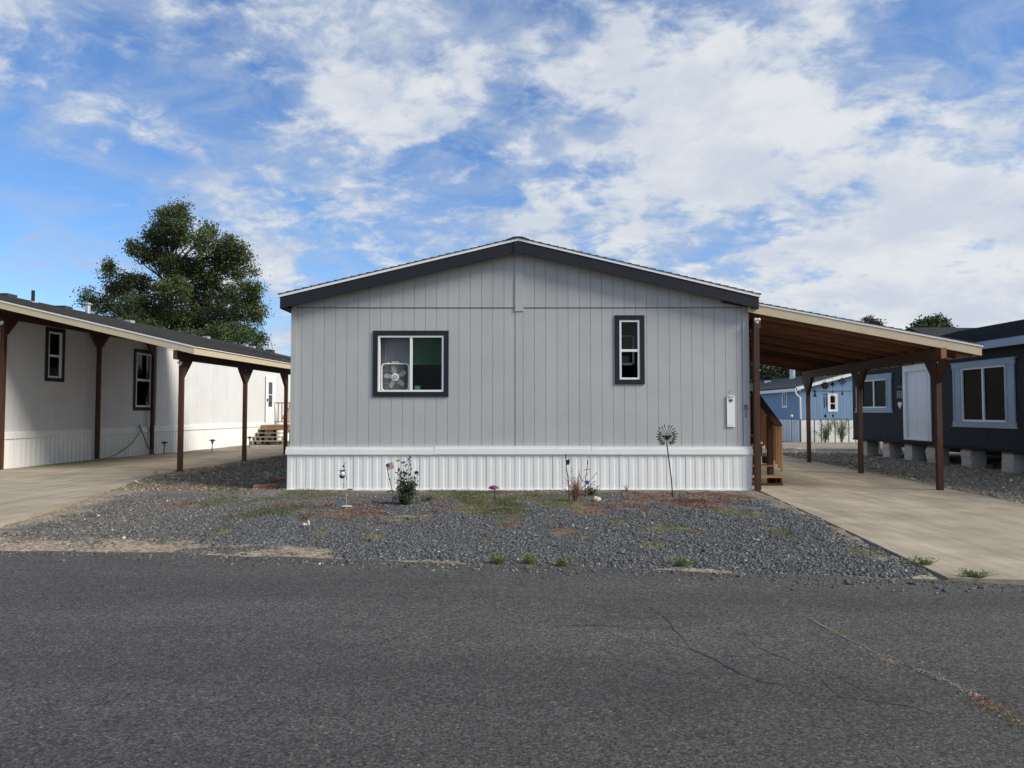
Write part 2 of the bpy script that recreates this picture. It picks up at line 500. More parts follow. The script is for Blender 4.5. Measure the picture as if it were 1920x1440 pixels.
# patches of low weeds seen in the front yard: place and half size in the photograph, kind
PATCH = [
    (1240, 940, 60, 10, 'r'), (1322, 933, 40, 9, 'r'), (1369, 934, 30, 7, 'r'), (1103, 958, 42, 10, 'r'), (1165, 950, 50, 11, 'r'),
    (1284, 951, 35, 9, 'r'), (1334, 951, 40, 7, 'r'), (1056, 1000, 26, 8, 'r'), (956, 992, 26, 5, 'r'), (1034, 982, 15, 5, 'r'),
    (1000, 931, 14, 6, 'r'), (1303, 1001, 12, 4, 'r'), (678, 943, 26, 8, 'r'), (603, 953, 22, 7, 'r'), (658, 964, 62, 11, 'r'),
    (704, 967, 22, 8, 'r'), (573, 974, 16, 5, 'r'), (538, 949, 18, 6, 'r'), (841, 957, 24, 5, 'r'), (803, 966, 13, 6, 'r'),
    (821, 943, 12, 7, 'r'), (710, 988, 10, 4, 'r'), (880, 941, 14, 6, 'r'), (331, 951, 26, 6, 'r'), (437, 966, 16, 5, 'r'),
    (390, 910, 20, 5, 'r'), (575, 972, 18, 6, 'r'), (1190, 930, 20, 6, 'r'), (1216, 963, 30, 6, 'r'), (950, 925, 30, 5, 'r'),
    (406, 947, 32, 8, 'g'), (453, 971, 30, 7, 'g'), (505, 963, 40, 9, 'g'), (437, 919, 42, 7, 'g'), (585, 929, 52, 9, 'g'),
    (550, 961, 36, 8, 'g'), (847, 931, 42, 9, 'g'), (903, 942, 52, 16, 'g'), (950, 963, 50, 12, 'g'), (1013, 940, 62, 14, 'g'),
    (1114, 929, 22, 6, 'g'), (1378, 965, 38, 8, 'g'), (1269, 994, 22, 5, 'g'), (1250, 988, 14, 4, 'g'), (795, 941, 8, 4, 'g'),
    (1461, 1001, 20, 12, 'g'), (1622, 1039, 16, 8, 'g'), (520, 905, 22, 8, 'g'), (480, 945, 22, 6, 'g'), (415, 1000, 12, 4, 'g'),
    (886, 957, 26, 12, 'o'), (1206, 1022, 26, 14, 'o'), (1159, 984, 28, 8, 'o'), (912, 1019, 16, 6, 'o'), (757, 975, 36, 8, 's'),
    (1075, 948, 26, 8, 'o'), (1230, 1000, 20, 8, 'o'), (700, 1010, 20, 6, 'o'), (600, 1005, 14, 5, 'o'), (1100, 1010, 16, 5, 'o'),
]
PWORLD = []
for (px, py, rx, ry, k) in PATCH:
    c = gnd(px, py); a = gnd(px + rx, py); b = gnd(px, py - ry)
    PWORLD.append((c.x, c.y, abs(a.x - c.x), max(abs(b.y - c.y), 0.12), k))


def patch_weight(x, y, kinds):
    w = np.zeros(np.shape(x))
    wob = (fbm(np.asarray(x) * 3.1, np.asarray(y) * 2.2, 5, 3) - .5) * 1.5
    for (cx, cy, rx, ry, k) in PWORLD:
        if k not in kinds: continue
        d = np.sqrt(((x - cx) / (rx * 1.15)) ** 2 + ((y - cy) / (ry * 1.25)) ** 2) + wob
        w = np.maximum(w, 1 - sstep(d, 0.55, 1.15))
    return w


def drive_edge(x, y):
    ex = np.interp(y, [6.15, 8.4, 12.7, 13.2], [3.74, 4.0, 4.46, 4.5])
    n = fbm(np.asarray(x) * 2.2, np.asarray(y) * 2.2, 47, 4)
    return 1 - sstep((ex - np.asarray(x)) + (n - .5) * .7 - .25 * sstep(y, 10, 12.7), .02, .40)


def sand_weight(x, y):
    d = y - road_y(x)
    n = fbm(np.asarray(x) * 1.3, np.asarray(y) * 2.0, 31, 4)
    wid = 0.10 + 0.62 * sstep(-np.asarray(x), 0.9, 3.2) + 0.10 * sstep(x, 2.3, 3.0)
    s = (1 - sstep(d + (n - .5) * 0.7, wid * 0.5, wid * 1.15 + .05)) * sstep(n, 0.22, 0.42)
    # along the left driveway
    ex = np.interp(y, [7.5, 8.92, 11.3, 14, 16.5, 20, 23], [-5.95, -6.39, -6.88, -7.52, -8.08, -7.75, -7.45])
    e = np.asarray(x) - ex
    s2 = (1 - sstep(e + (n - .5) * 1.3, 0.15, 0.75)) * (e > -0.6) * 0.85
    s3 = (1 - sstep(np.hypot((x + 5.6) / 1.0, (y - 16.6) / 1.6) + (n - .5), .5, 1.1)) * .6
    return np.clip(np.maximum(np.maximum(s, s2), s3), 0, 1)


# ------------------------------------------------------------------ the ground
C_GRAVEL, C_SAND = np.array((0.10, 0.10, 0.102)), np.array((0.25, 0.208, 0.152))
C_RED, C_GREEN = np.array((0.15, 0.105, 0.08)), np.array((0.125, 0.12, 0.08))
C_FAR, C_DIRT = np.array((0.24, 0.207, 0.168)), np.array((0.20, 0.172, 0.138))


def build_ground():
    # far sheet
    gm = ground_material('open_ground', False)
    s = 3000.0
    o = MB().add([(-s, -s, -0.62), (s, -s, -0.62), (s, s, -0.62), (-s, s, -0.62)], [(0, 1, 2, 3)]).build('ground', gm, origin=(0, 0, 0))
    tag(o, 'bare brown earth stretching to the horizon', None, kind='structure')
    xs = np.concatenate([np.linspace(-70, -18, 30), np.arange(-17.6, -9, 0.2), np.arange(-9, 5.5, 0.07), np.arange(5.5, 14, 0.13), np.arange(14.3, 30, 0.5), np.linspace(31, 70, 20)])
    ys = np.concatenate([np.linspace(-60, 3.0, 24), np.arange(3.4, 5.4, 0.25), np.arange(5.5, 13.2, 0.06), np.arange(13.3, 26, 0.12), np.arange(26.3, 50, 0.5), np.linspace(52, 150, 20)])
    X, Y = np.meshgrid(xs, ys)
    d = Y - road_y(X)
    z = ground_z(X, Y)
    n1 = fbm(X * 0.8, Y * 0.8, 3, 4) - .5
    n2 = fbm(X * 6, Y * 6, 9, 3) - .5
    rise = sstep(d, -0.10, 0.45)
    z = z - 0.016 + 0.030 * rise + n1 * 0.04 * sstep(d, 0.2, 1.5) + n2 * 0.020 * (0.35 + rise) + 0.012 * sstep(d, 1.2, 3.5) * inpoly(X, Y, [(-6, 6), (4.3, 6), (4.4, 13.2), (-6, 13.2)])
    z = np.where(d < -0.25, -0.03, z)
    ind = inpoly(X, Y, DRIVE_R) | inpoly(X, Y, DRIVE_L)
    z = np.where(ind, np.minimum(z, -0.01), z)
    z = z - 0.30 * sstep(np.hypot(X, Y), 70, 150)
    sw = sand_weight(X, Y)
    col = np.ones(X.shape + (3,)) * C_GRAVEL
    front = sstep(d, -1, 0) * inpoly(X, Y, [(-8.6, 5), (4.6, 5), (4.7, 13.3), (-4, 13.3), (-4, 24), (-8.6, 24)])
    far = (1 - front)[..., None]
    tone = fbm(X * 0.5, Y * 0.5, 21, 4)[..., None]
    col = col * (1 - far) + far * (C_FAR * (0.75 + 0.5 * tone))
    left_mix = (sstep(-X, 3.2, 5.5) * (1 - sstep(Y, 8.5, 11) * 0) * sstep(fbm(X * 1.2, Y * .8, 77, 4), 0.42, 0.62))[..., None] * .6
    col = col * (1 - left_mix) + C_DIRT * left_mix
    nearhouse = (sstep(Y, 12.0, 12.9) * front * .7)[..., None]
    col = col * (1 - nearhouse) + C_DIRT * .85 * nearhouse
    for k, c in (('r', C_RED), ('g', C_GREEN), ('o', np.array((0.14, 0.13, 0.075))), ('s', C_DIRT)):
        w = (patch_weight(X, Y, k) * 0.9)[..., None]
        col = col * (1 - w) + c * w
    w = (drive_edge(X, Y) * (X < 4.7) * sstep(d, 0, .3) * .8)[..., None]
    col = col * (1 - w) + C_DIRT * .9 * w
    w = sw[..., None]
    col = col * (1 - w) + C_SAND * w
    ny, nx = X.shape
    V = np.stack([X, Y, z], -1).reshape(-1, 3)
    idx = np.arange(nx * ny).reshape(ny, nx)
    Fc = np.stack([idx[:-1, :-1], idx[:-1, 1:], idx[1:, 1:], idx[1:, :-1]], -1).reshape(-1, 4)
    o = npmesh('gravel_ground', V, Fc, ground_material('yard_ground', True), cols=col.reshape(-1, 3), smooth=True)
    tag(o, 'grey gravel and sandy dirt ground of the yards around the homes', None, kind='structure')
    return o


def ground_material(name, use_attr):
    if name in MATS: return MATS[name]
    m = mat(name, (0.20, 0.175, 0.14), 0.95, var=0.3, vscale=2.0, attr='Col' if use_attr else None, spec=0.15)
    nt = m.node_tree; N, L = nt.nodes.new, nt.links.new
    b = nt.nodes['Principled BSDF']
    src = b.inputs['Base Color'].links[0].from_socket
    tc = N('ShaderNodeTexCoord')
    vo = N('ShaderNodeTexVoronoi'); vo.inputs['Scale'].default_value = 38; L(tc.outputs['Object'], vo.inputs['Vector'])
    sp = N('ShaderNodeSeparateColor'); L(vo.outputs['Color'], sp.inputs[0])
    mr = N('ShaderNodeMapRange'); mr.inputs['To Min'].default_value = 0.45; mr.inputs['To Max'].default_value = 1.6
    L(sp.outputs[0], mr.inputs[0])
    mx = N('ShaderNodeMix'); mx.data_type = 'RGBA'; mx.blend_type = 'MULTIPLY'; mx.inputs[0].default_value = 1
    L(src, mx.inputs[6]); L(mr.outputs[0], mx.inputs[7])
    L(mx.outputs[2], b.inputs['Base Color'])
    bp = N('ShaderNodeBump'); bp.inputs['Strength'].default_value = 0.7; bp.inputs['Distance'].default_value = 0.015
    inv = N('ShaderNodeMath'); inv.operation = 'MULTIPLY'; inv.inputs[1].default_value = -1.0
    L(vo.outputs['Distance'], inv.inputs[0]); L(inv.outputs[0], bp.inputs['Height']); L(bp.outputs[0], b.inputs['Normal'])
    return m


def asphalt_material():
    m = bpy.data.materials.new('asphalt'); m.use_nodes = True
    nt = m.node_tree; N, L = nt.nodes.new, nt.links.new
    b = nt.nodes['Principled BSDF']; b.inputs['Roughness'].default_value = 0.85; b.inputs['Specular IOR Level'].default_value = 0.35
    tc = N('ShaderNodeTexCoord')

    def noise(scale, detail, rough, stretch=(1, 1, 1), rot=0):
        mp = N('ShaderNodeMapping'); mp.inputs['Scale'].default_value = stretch; mp.inputs['Rotation'].default_value = (0, 0, rot)
        L(tc.outputs['Object'], mp.inputs[0])
        n = N('ShaderNodeTexNoise'); n.inputs['Scale'].default_value = scale; n.inputs['Detail'].default_value = detail
        n.inputs['Roughness'].default_value = rough; L(mp.outputs[0], n.inputs['Vector'])
        return n.outputs['Fac']

    def ramp(src, a, b_, c, d):
        r = N('ShaderNodeMapRange'); r.inputs['From Min'].default_value = a; r.inputs['From Max'].default_value = b_
        r.inputs['To Min'].default_value = c; r.inputs['To Max'].default_value = d
        L(src, r.inputs[0]); return r.outputs[0]

    def mul(a, b_):
        n = N('ShaderNodeMath'); n.operation = 'MULTIPLY'; L(a, n.inputs[0]); L(b_, n.inputs[1]); return n.outputs[0]
    big = ramp(noise(0.45, 4, 0.6, (0.35, 1.7, 1), R(6)), 0.3, 0.7, 0.76, 1.22)
    mid = ramp(noise(3.5, 5, 0.65, (0.6, 1.2, 1)), 0.3, 0.7, 0.88, 1.12)
    fine = ramp(noise(110, 4, 0.8), 0.3, 0.7, 0.5, 1.55)
    vo = N('ShaderNodeTexVoronoi'); vo.inputs['Scale'].default_value = 105; L(tc.outputs['Object'], vo.inputs['Vector'])
    sp = N('ShaderNodeSeparateColor'); L(vo.outputs['Color'], sp.inputs[0])
    agg = ramp(sp.outputs[0], 0.0, 1.0, 0.25, 1.85)
    vo2 = N('ShaderNodeTexVoronoi'); vo2.inputs['Scale'].default_value = 58; L(tc.outputs['Object'], vo2.inputs['Vector'])
    sp2 = N('ShaderNodeSeparateColor'); L(vo2.outputs['Color'], sp2.inputs[0])
    agg = mul(agg, ramp(sp2.outputs[0], 0.0, 1.0, 0.72, 1.3))
    fleck = ramp(sp.outputs[1], 0.965, 0.985, 1.0, 2.1)
    lane = ramp(noise(0.8, 3, 0.5, (0.05, 1.0, 1), R(5)), 0.35, 0.65, 0.86, 1.14)
    stain = ramp(noise(1.1, 6, 0.6, (0.8, 1.0, 1)), 0.60, 0.72, 1.0, 0.72)
    val = mul(mul(mul(mul(big, mid), mul(lane, stain)), mul(fine, agg)), fleck)
    c = N('ShaderNodeMix'); c.data_type = 'RGBA'; c.blend_type = 'MULTIPLY'; c.inputs[0].default_value = 1
    c.inputs[6].default_value = (0.068, 0.0665, 0.064, 1); L(val, c.inputs[7])
    L(c.outputs[2], b.inputs['Base Color'])
    bp = N('ShaderNodeBump'); bp.inputs['Strength'].default_value = 0.8; bp.inputs['Distance'].default_value = 0.006
    L(mul(fine, agg), bp.inputs['Height']); L(bp.outputs[0], b.inputs['Normal'])
    MATS['asphalt'] = m
    return m


def concrete_material():
    m = mat('driveway_concrete', (0.335, 0.288, 0.218), 0.85, var=0.28, vscale=0.9, vstretch=(1.0, 1.6, 1), bump=0.3, bscale=160, bdist=0.004, spec=0.25)
    nt = m.node_tree; N, L = nt.nodes.new, nt.links.new
    b = nt.nodes['Principled BSDF']
    src = b.inputs['Base Color'].links[0].from_socket
    tc = N('ShaderNodeTexCoord')
    mp = N('ShaderNodeMapping'); mp.inputs['Scale'].default_value = (3.2, 0.45, 1); mp.inputs['Rotation'].default_value = (0, 0, R(-62)); L(tc.outputs['Object'], mp.inputs[0])
    n = N('ShaderNodeTexNoise'); n.inputs['Scale'].default_value = 1.4; n.inputs['Detail'].default_value = 8; n.inputs['Roughness'].default_value = 0.7
    L(mp.outputs[0], n.inputs['Vector'])
    mr = N('ShaderNodeMapRange'); mr.inputs['From Min'].default_value = 0.3; mr.inputs['From Max'].default_value = 0.7
    mr.inputs['To Min'].default_value = 0.66; mr.inputs['To Max'].default_value = 1.14; L(n.outputs['Fac'], mr.inputs[0])
    n2 = N('ShaderNodeTexNoise'); n2.inputs['Scale'].default_value = 90; n2.inputs['Detail'].default_value = 3; L(tc.outputs['Object'], n2.inputs['Vector'])
    mr2 = N('ShaderNodeMapRange'); mr2.inputs['From Min'].default_value = 0.3; mr2.inputs['From Max'].default_value = 0.7
    mr2.inputs['To Min'].default_value = 0.85; mr2.inputs['To Max'].default_value = 1.12; L(n2.outputs['Fac'], mr2.inputs[0])
    mu = N('ShaderNodeMath'); mu.operation = 'MULTIPLY'; L(mr.outputs[0], mu.inputs[0]); L(mr2.outputs[0], mu.inputs[1])
    mx = N('ShaderNodeMix'); mx.data_type = 'RGBA'; mx.blend_type = 'MULTIPLY'; mx.inputs[0].default_value = 1
    L(src, mx.inputs[6]); L(mu.outputs[0], mx.inputs[7]); L(mx.outputs[2], b.inputs['Base Color'])
    return m


build_ground()
M_ASPHALT = asphalt_material()
M_CONC = concrete_material()


def build_road():
    xs = np.concatenate([np.linspace(-400, -14, 30), np.arange(-13.5, 11, 0.08), np.linspace(12, 400, 30)])
    ed = road_y(xs) + (fbm(xs * 1.4, xs * 0, 2, 4) - .5) * 0.22 * (np.abs(xs) < 14)
    n = len(xs)
    V = np.concatenate([np.stack([xs, ed, np.full(n, 0.004)], 1), np.stack([xs, ed - 9.6, np.full(n, 0.004)], 1)])
    i = np.arange(n - 1)
    Fc = np.stack([i + n, i + n + 1, i + 1, i], 1)
    road = npmesh('road', V, Fc, M_ASPHALT)
    tag(road, 'worn dark grey asphalt street with fine cracks', None, kind='structure')
    M_CRACK = mat('crack_shadow', (0.022, 0.022, 0.023), 0.95, var=0.3, vscale=30)

    def ribbon(name, pts, w, m, z, wob=0.02, seed=1, parent=road):
        pts = [gnd(*p) for p in pts]
        out = []
        for a, b in zip(pts[:-1], pts[1:]):
            k = max(2, int((b - a).length / 0.035))
            out += [a.lerp(b, t / k) for t in range(k)]
        out.append(pts[-1])
        P = np.array([(p.x, p.y) for p in out])
        s = np.arange(len(P)) * 0.35
        P = P + np.stack([fbm(s, s * 0 + .3, seed, 4) - .5, fbm(s, s * 0 + 9.3, seed + 3, 4) - .5], 1) * wob * 2
        T = np.gradient(P, axis=0); T /= np.linalg.norm(T, axis=1)[:, None] + 1e-9
        Nn = np.stack([-T[:, 1], T[:, 0]], 1)
        ww = w * np.clip(2.6 * fbm(s * 2.3, s * 0 + 4.2, seed + 7, 3) - .55, .06, 1.6)
        P = P + np.random.default_rng(seed).normal(0, .0035, P.shape)
        ww *= np.minimum(1, np.minimum(np.arange(len(P)), np.arange(len(P))[::-1]) / 5 + 0.1)
        A, B = P + Nn * ww[:, None] / 2, P - Nn * ww[:, None] / 2
        V = np.concatenate([np.column_stack([A, np.full(len(A), z)]), np.column_stack([B, np.full(len(B), z)])])
        n = len(P); i = np.arange(n - 1)
        return npmesh(name, V, np.stack([i + n, i + n + 1, i + 1, i], 1), m, parent)
    cr = [([(1240, 1155), (1268, 1185), (1290, 1215), (1330, 1235), (1390, 1265), (1430, 1280), (1480, 1287), (1525, 1290)], .010),
          ([(1395, 1190), (1412, 1210), (1440, 1225), (1490, 1245), (1520, 1260), (1545, 1285), (1578, 1312), (1640, 1318), (1700, 1325), (1745, 1338), (1800, 1330)], .005),
          ([(1525, 1250), (1570, 1270), (1620, 1295), (1680, 1305)], .005),
          ([(1300, 1178), (1340, 1180), (1400, 1192), (1450, 1198)], .004),
          ([(1525, 1262), (1560, 1262), (1600, 1278), (1650, 1300)], .004),
          ([(1660, 1232), (1720, 1260), (1790, 1290), (1850, 1300), (1920, 1330)], .006),
          ([(1200, 1130), (1240, 1155)], .008), ([(1000, 1180), (1100, 1172), (1200, 1180), (1260, 1178)], .005)]
    for k, (p, w) in enumerate(cr):
        ribbon('crack', p, w, M_CRACK, 0.0065, 0.03, 10 + k)
    # sandy dust and dead weed collected in the long joint
    M_DUST = mat('joint_dust', (0.125, 0.12, 0.108), 0.95, var=0.5, vscale=60)
    ribbon('joint', [(1415, 1090), (1460, 1122), (1500, 1150), (1560, 1185), (1610, 1212), (1660, 1238), (1700, 1252)], .007, M_DUST, 0.0065, .02, 41)
    ribbon('joint', [(1510, 1158), (1560, 1186), (1620, 1214), (1666, 1241)], .016, M_DUST, 0.0085, .02, 42)
    ribbon('joint', [(1720, 1254), (1760, 1270), (1800, 1290), (1830, 1310), (1870, 1335), (1925, 1368)], .014, M_DUST, 0.0065, .02, 43)
    return road


ROAD = build_road()


def build_drives():
    o = MB().slab(DRIVE_R, -0.12, 0.028).build('driveway', M_CONC)
    tag(o, 'tan concrete driveway running under the carport of the grey home', None, kind='structure')
    # left driveway: front pour and rear pour with a joint between
    yj = 12.6
    xl, xr = -13.0, -7.18
    front = [p for p in DRIVE_L if p[1] < yj]
    front = [(-13.2, 7.72), (-5.95, 7.55), (-6.39, 8.92), (-6.88, 11.3), (xr, yj), (xl, yj)]
    rear = [(xl, yj + .012), (xr, yj + .012), (-7.52, 14.0), (-8.08, 16.5), (-7.75, 20.0), (-7.45, 23.0), (-7.35, 24.6), (-11.85, 24.6), (-12.5, 16.6)]
    o = MB().slab(front, -0.12, 0.05).build('driveway', M_CONC)
    tag(o, 'pale concrete driveway leading in beside the white home', None, kind='structure')
    MB().slab(rear, -0.12, 0.05).build('slab', M_CONC, o)


build_drives()


# ------------------------------------------------------------------ building pieces
def siding(parent, fr, u0, u1, pitch, zlo, zhi, face, m, openings=(), gap=0.0055, thick=0.012, name='siding_board', edges=None):
    """vertical grooved boards; face = w of the outer face (outer side is -w)"""
    if edges is None:
        n = max(1, round((u1 - u0) / pitch))
        edges = [u0 + (u1 - u0) * i / n for i in range(n + 1)]
    for a, b in zip(edges[:-1], edges[1:]):
        a2, b2 = a + gap / 2, b - gap / 2
        cuts = sorted({a2, b2} | {x for (p, q, r, s) in openings for x in (p, q) if a2 < x < b2})
        for c, d in zip(cuts[:-1], cuts[1:]):
            if d - c < 0.002: continue
            mid = (c + d) / 2
            segs = [(None, None)]
            op = sorted([(r, s) for (p, q, r, s) in openings if p < mid < q])
            lo = None
            parts = []
            for (r, s) in op:
                parts.append((lo, r)); lo = s
            parts.append((lo, None))
            for (l, h) in parts:
                za, zb = (zlo(c), zlo(d)) if l is None else (l, l)
                ya, yb = (zhi(c), zhi(d)) if h is None else (h, h)
                if ya - za < 0.005 and yb - zb < 0.005: continue
                MB(fr).prism([(c, za), (d, zb), (d, max(yb, zb + .001)), (c, max(ya, za + .001))], face, face + thick).build(name, m, parent)


def panel_with_holes(fr, u0, u1, z0, z1, w0, w1, openings):
    mb = MB(fr)
    us = sorted({u0, u1} | {x for o in openings for x in o[:2]})
    for a, b in zip(us[:-1], us[1:]):
        lo = z0
        for (p, q, r, s) in sorted([o for o in openings if o[0] < (a + b) / 2 < o[1]], key=lambda o: o[2]):
            mb.box(a, b, w0, w1, lo, r); lo = s
        mb.box(a, b, w0, w1, lo, z1)
    return mb


def ribbed(fr, u0, u1, z0, z1, w, period=0.16, depth=0.0055):
    """ribbed skirting sheet, outer side towards -w"""
    mb = MB(fr); us = []
    u = u0
    while u < u1 - 1e-6:
        p = min(period, u1 - u)
        for t, d in ((0, depth), (.06, 0), (.50, 0), (.56, depth), (.76, depth), (.78, depth * .6), (.80, depth)):
            us.append((u + p * t, w + d))
        u += p
    us.append((u1, w + depth))
    n = len(us)
    vs = [(a, b, z0) for a, b in us] + [(a, b, z1) for a, b in us]
    mb.add(vs, [(i, i + 1, n + i + 1, n + i) for i in range(n - 1)])
    return mb


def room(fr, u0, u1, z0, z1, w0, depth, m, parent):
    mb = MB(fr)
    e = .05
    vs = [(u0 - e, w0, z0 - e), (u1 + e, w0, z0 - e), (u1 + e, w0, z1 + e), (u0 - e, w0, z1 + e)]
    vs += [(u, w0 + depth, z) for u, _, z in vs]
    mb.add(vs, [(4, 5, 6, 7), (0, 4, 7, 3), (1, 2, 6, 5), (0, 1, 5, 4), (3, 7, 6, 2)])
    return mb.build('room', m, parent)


def window(parent, fr, u0, u1, z0, z1, face, trim=0.09, trim_m=None, vert=True, split=0.5, gl=(None, None), vin=0.05, room_m=None, proud=0.022, sill=None):
    """frame opening u0..u1 x z0..z1; trim boards outside it. split: share of the first light"""
    fw = vin
    mb = MB(fr)
    mb.box(u0, u1, face - .012, face + .06, z0, z0 + fw).box(u0, u1, face - .012, face + .06, z1 - fw, z1)
    mb.box(u0, u0 + fw, face - .012, face + .06, z0 + fw, z1 - fw).box(u1 - fw, u1, face - .012, face + .06, z0 + fw, z1 - fw)
    win = mb.build('window', M_WHITE, parent)
    if trim_m is not None:
        t, p = trim, proud
        for (a, b, c, d) in ((u0 - t, u1 + t, z1, z1 + t), (u0 - t, u1 + t, z0 - t, z0), (u0 - t, u0, z0, z1), (u1, u1 + t, z0, z1)):
            MB(fr).box(a, b, face - p, face + .012, c, d).build('trim_board', trim_m, win)
    if vert:
        um = u0 + (u1 - u0) * split
        MB(fr).box(um - fw * .62, um + fw * .62, face - .006, face + .055, z0 + fw, z1 - fw).build('mullion', M_WHITE, win)
        lights = ((u0 + fw, um - fw * .62, z0 + fw, z1 - fw), (um + fw * .62, u1 - fw, z0 + fw, z1 - fw))
    else:
        zm = z0 + (z1 - z0) * split
        MB(fr).box(u0 + fw, u1 - fw, face - .006, face + .055, zm - fw * .6, zm + fw * .6).build('meeting_rail', M_WHITE, win)
        lights = ((u0 + fw, u1 - fw, z0 + fw, zm - fw * .6), (u0 + fw, u1 - fw, zm + fw * .6, z1 - fw))
    for (a, b, c, d), g in zip(lights, gl):
        if g is None: continue
        MB(fr).box(a - .004, b + .004, face + .030, face + .034, c - .004, d + .004).build('pane', g, win)
    if room_m is not None:
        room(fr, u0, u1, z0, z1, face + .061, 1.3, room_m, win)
    return win


def shingled(fr_or, prof_pts, w0, w1, course=0.14, step=0.009, thick=0.03):
    """roof skin along a profile from eave to ridge [(u,z),(u,z)], stepped courses, extruded w0..w1"""
    (ua, za), (ub, zb) = prof_pts
    L_ = math.hypot(ub - ua, zb - za); n = max(1, round(L_ / course))
    du, dz = (ub - ua) / L_, (zb - za) / L_
    nu, nz = (-dz, du) if du > 0 else (dz, -du)
    top = []
    for i in range(n):
        s0, s1 = L_ * i / n, L_ * (i + 1) / n
        top.append((ua + du * s0 + nu * (thick + step), za + dz * s0 + nz * (thick + step)))
        top.append((ua + du * s1 + nu * thick, za + dz * s1 + nz * thick))
    poly = [(ua, za)] + top + [(ub, zb)]
    if du > 0: poly = poly[::-1]
    return MB(fr_or).prism(poly, w0, w1)


# ------------------------------------------------------------------ the grey home
YW = 13.0
Z_BAND0, Z_BAND1, Z_LINE = 0.672, 0.80, 3.363
XL, XR, XC = -4.055, 4.347, 0.11
RIDGE_Z, EAVE_L, EAVE_R, EAVE_Z = 4.56, -4.20, 4.47, 3.53     # top of the fascia boards
FASC = 0.215
YF = 12.78


def rake_top(x):
    return EAVE_Z + (RIDGE_Z - EAVE_Z) * ((x - EAVE_L) / (XC - EAVE_L) if x < XC else (EAVE_R - x) / (EAVE_R - XC))


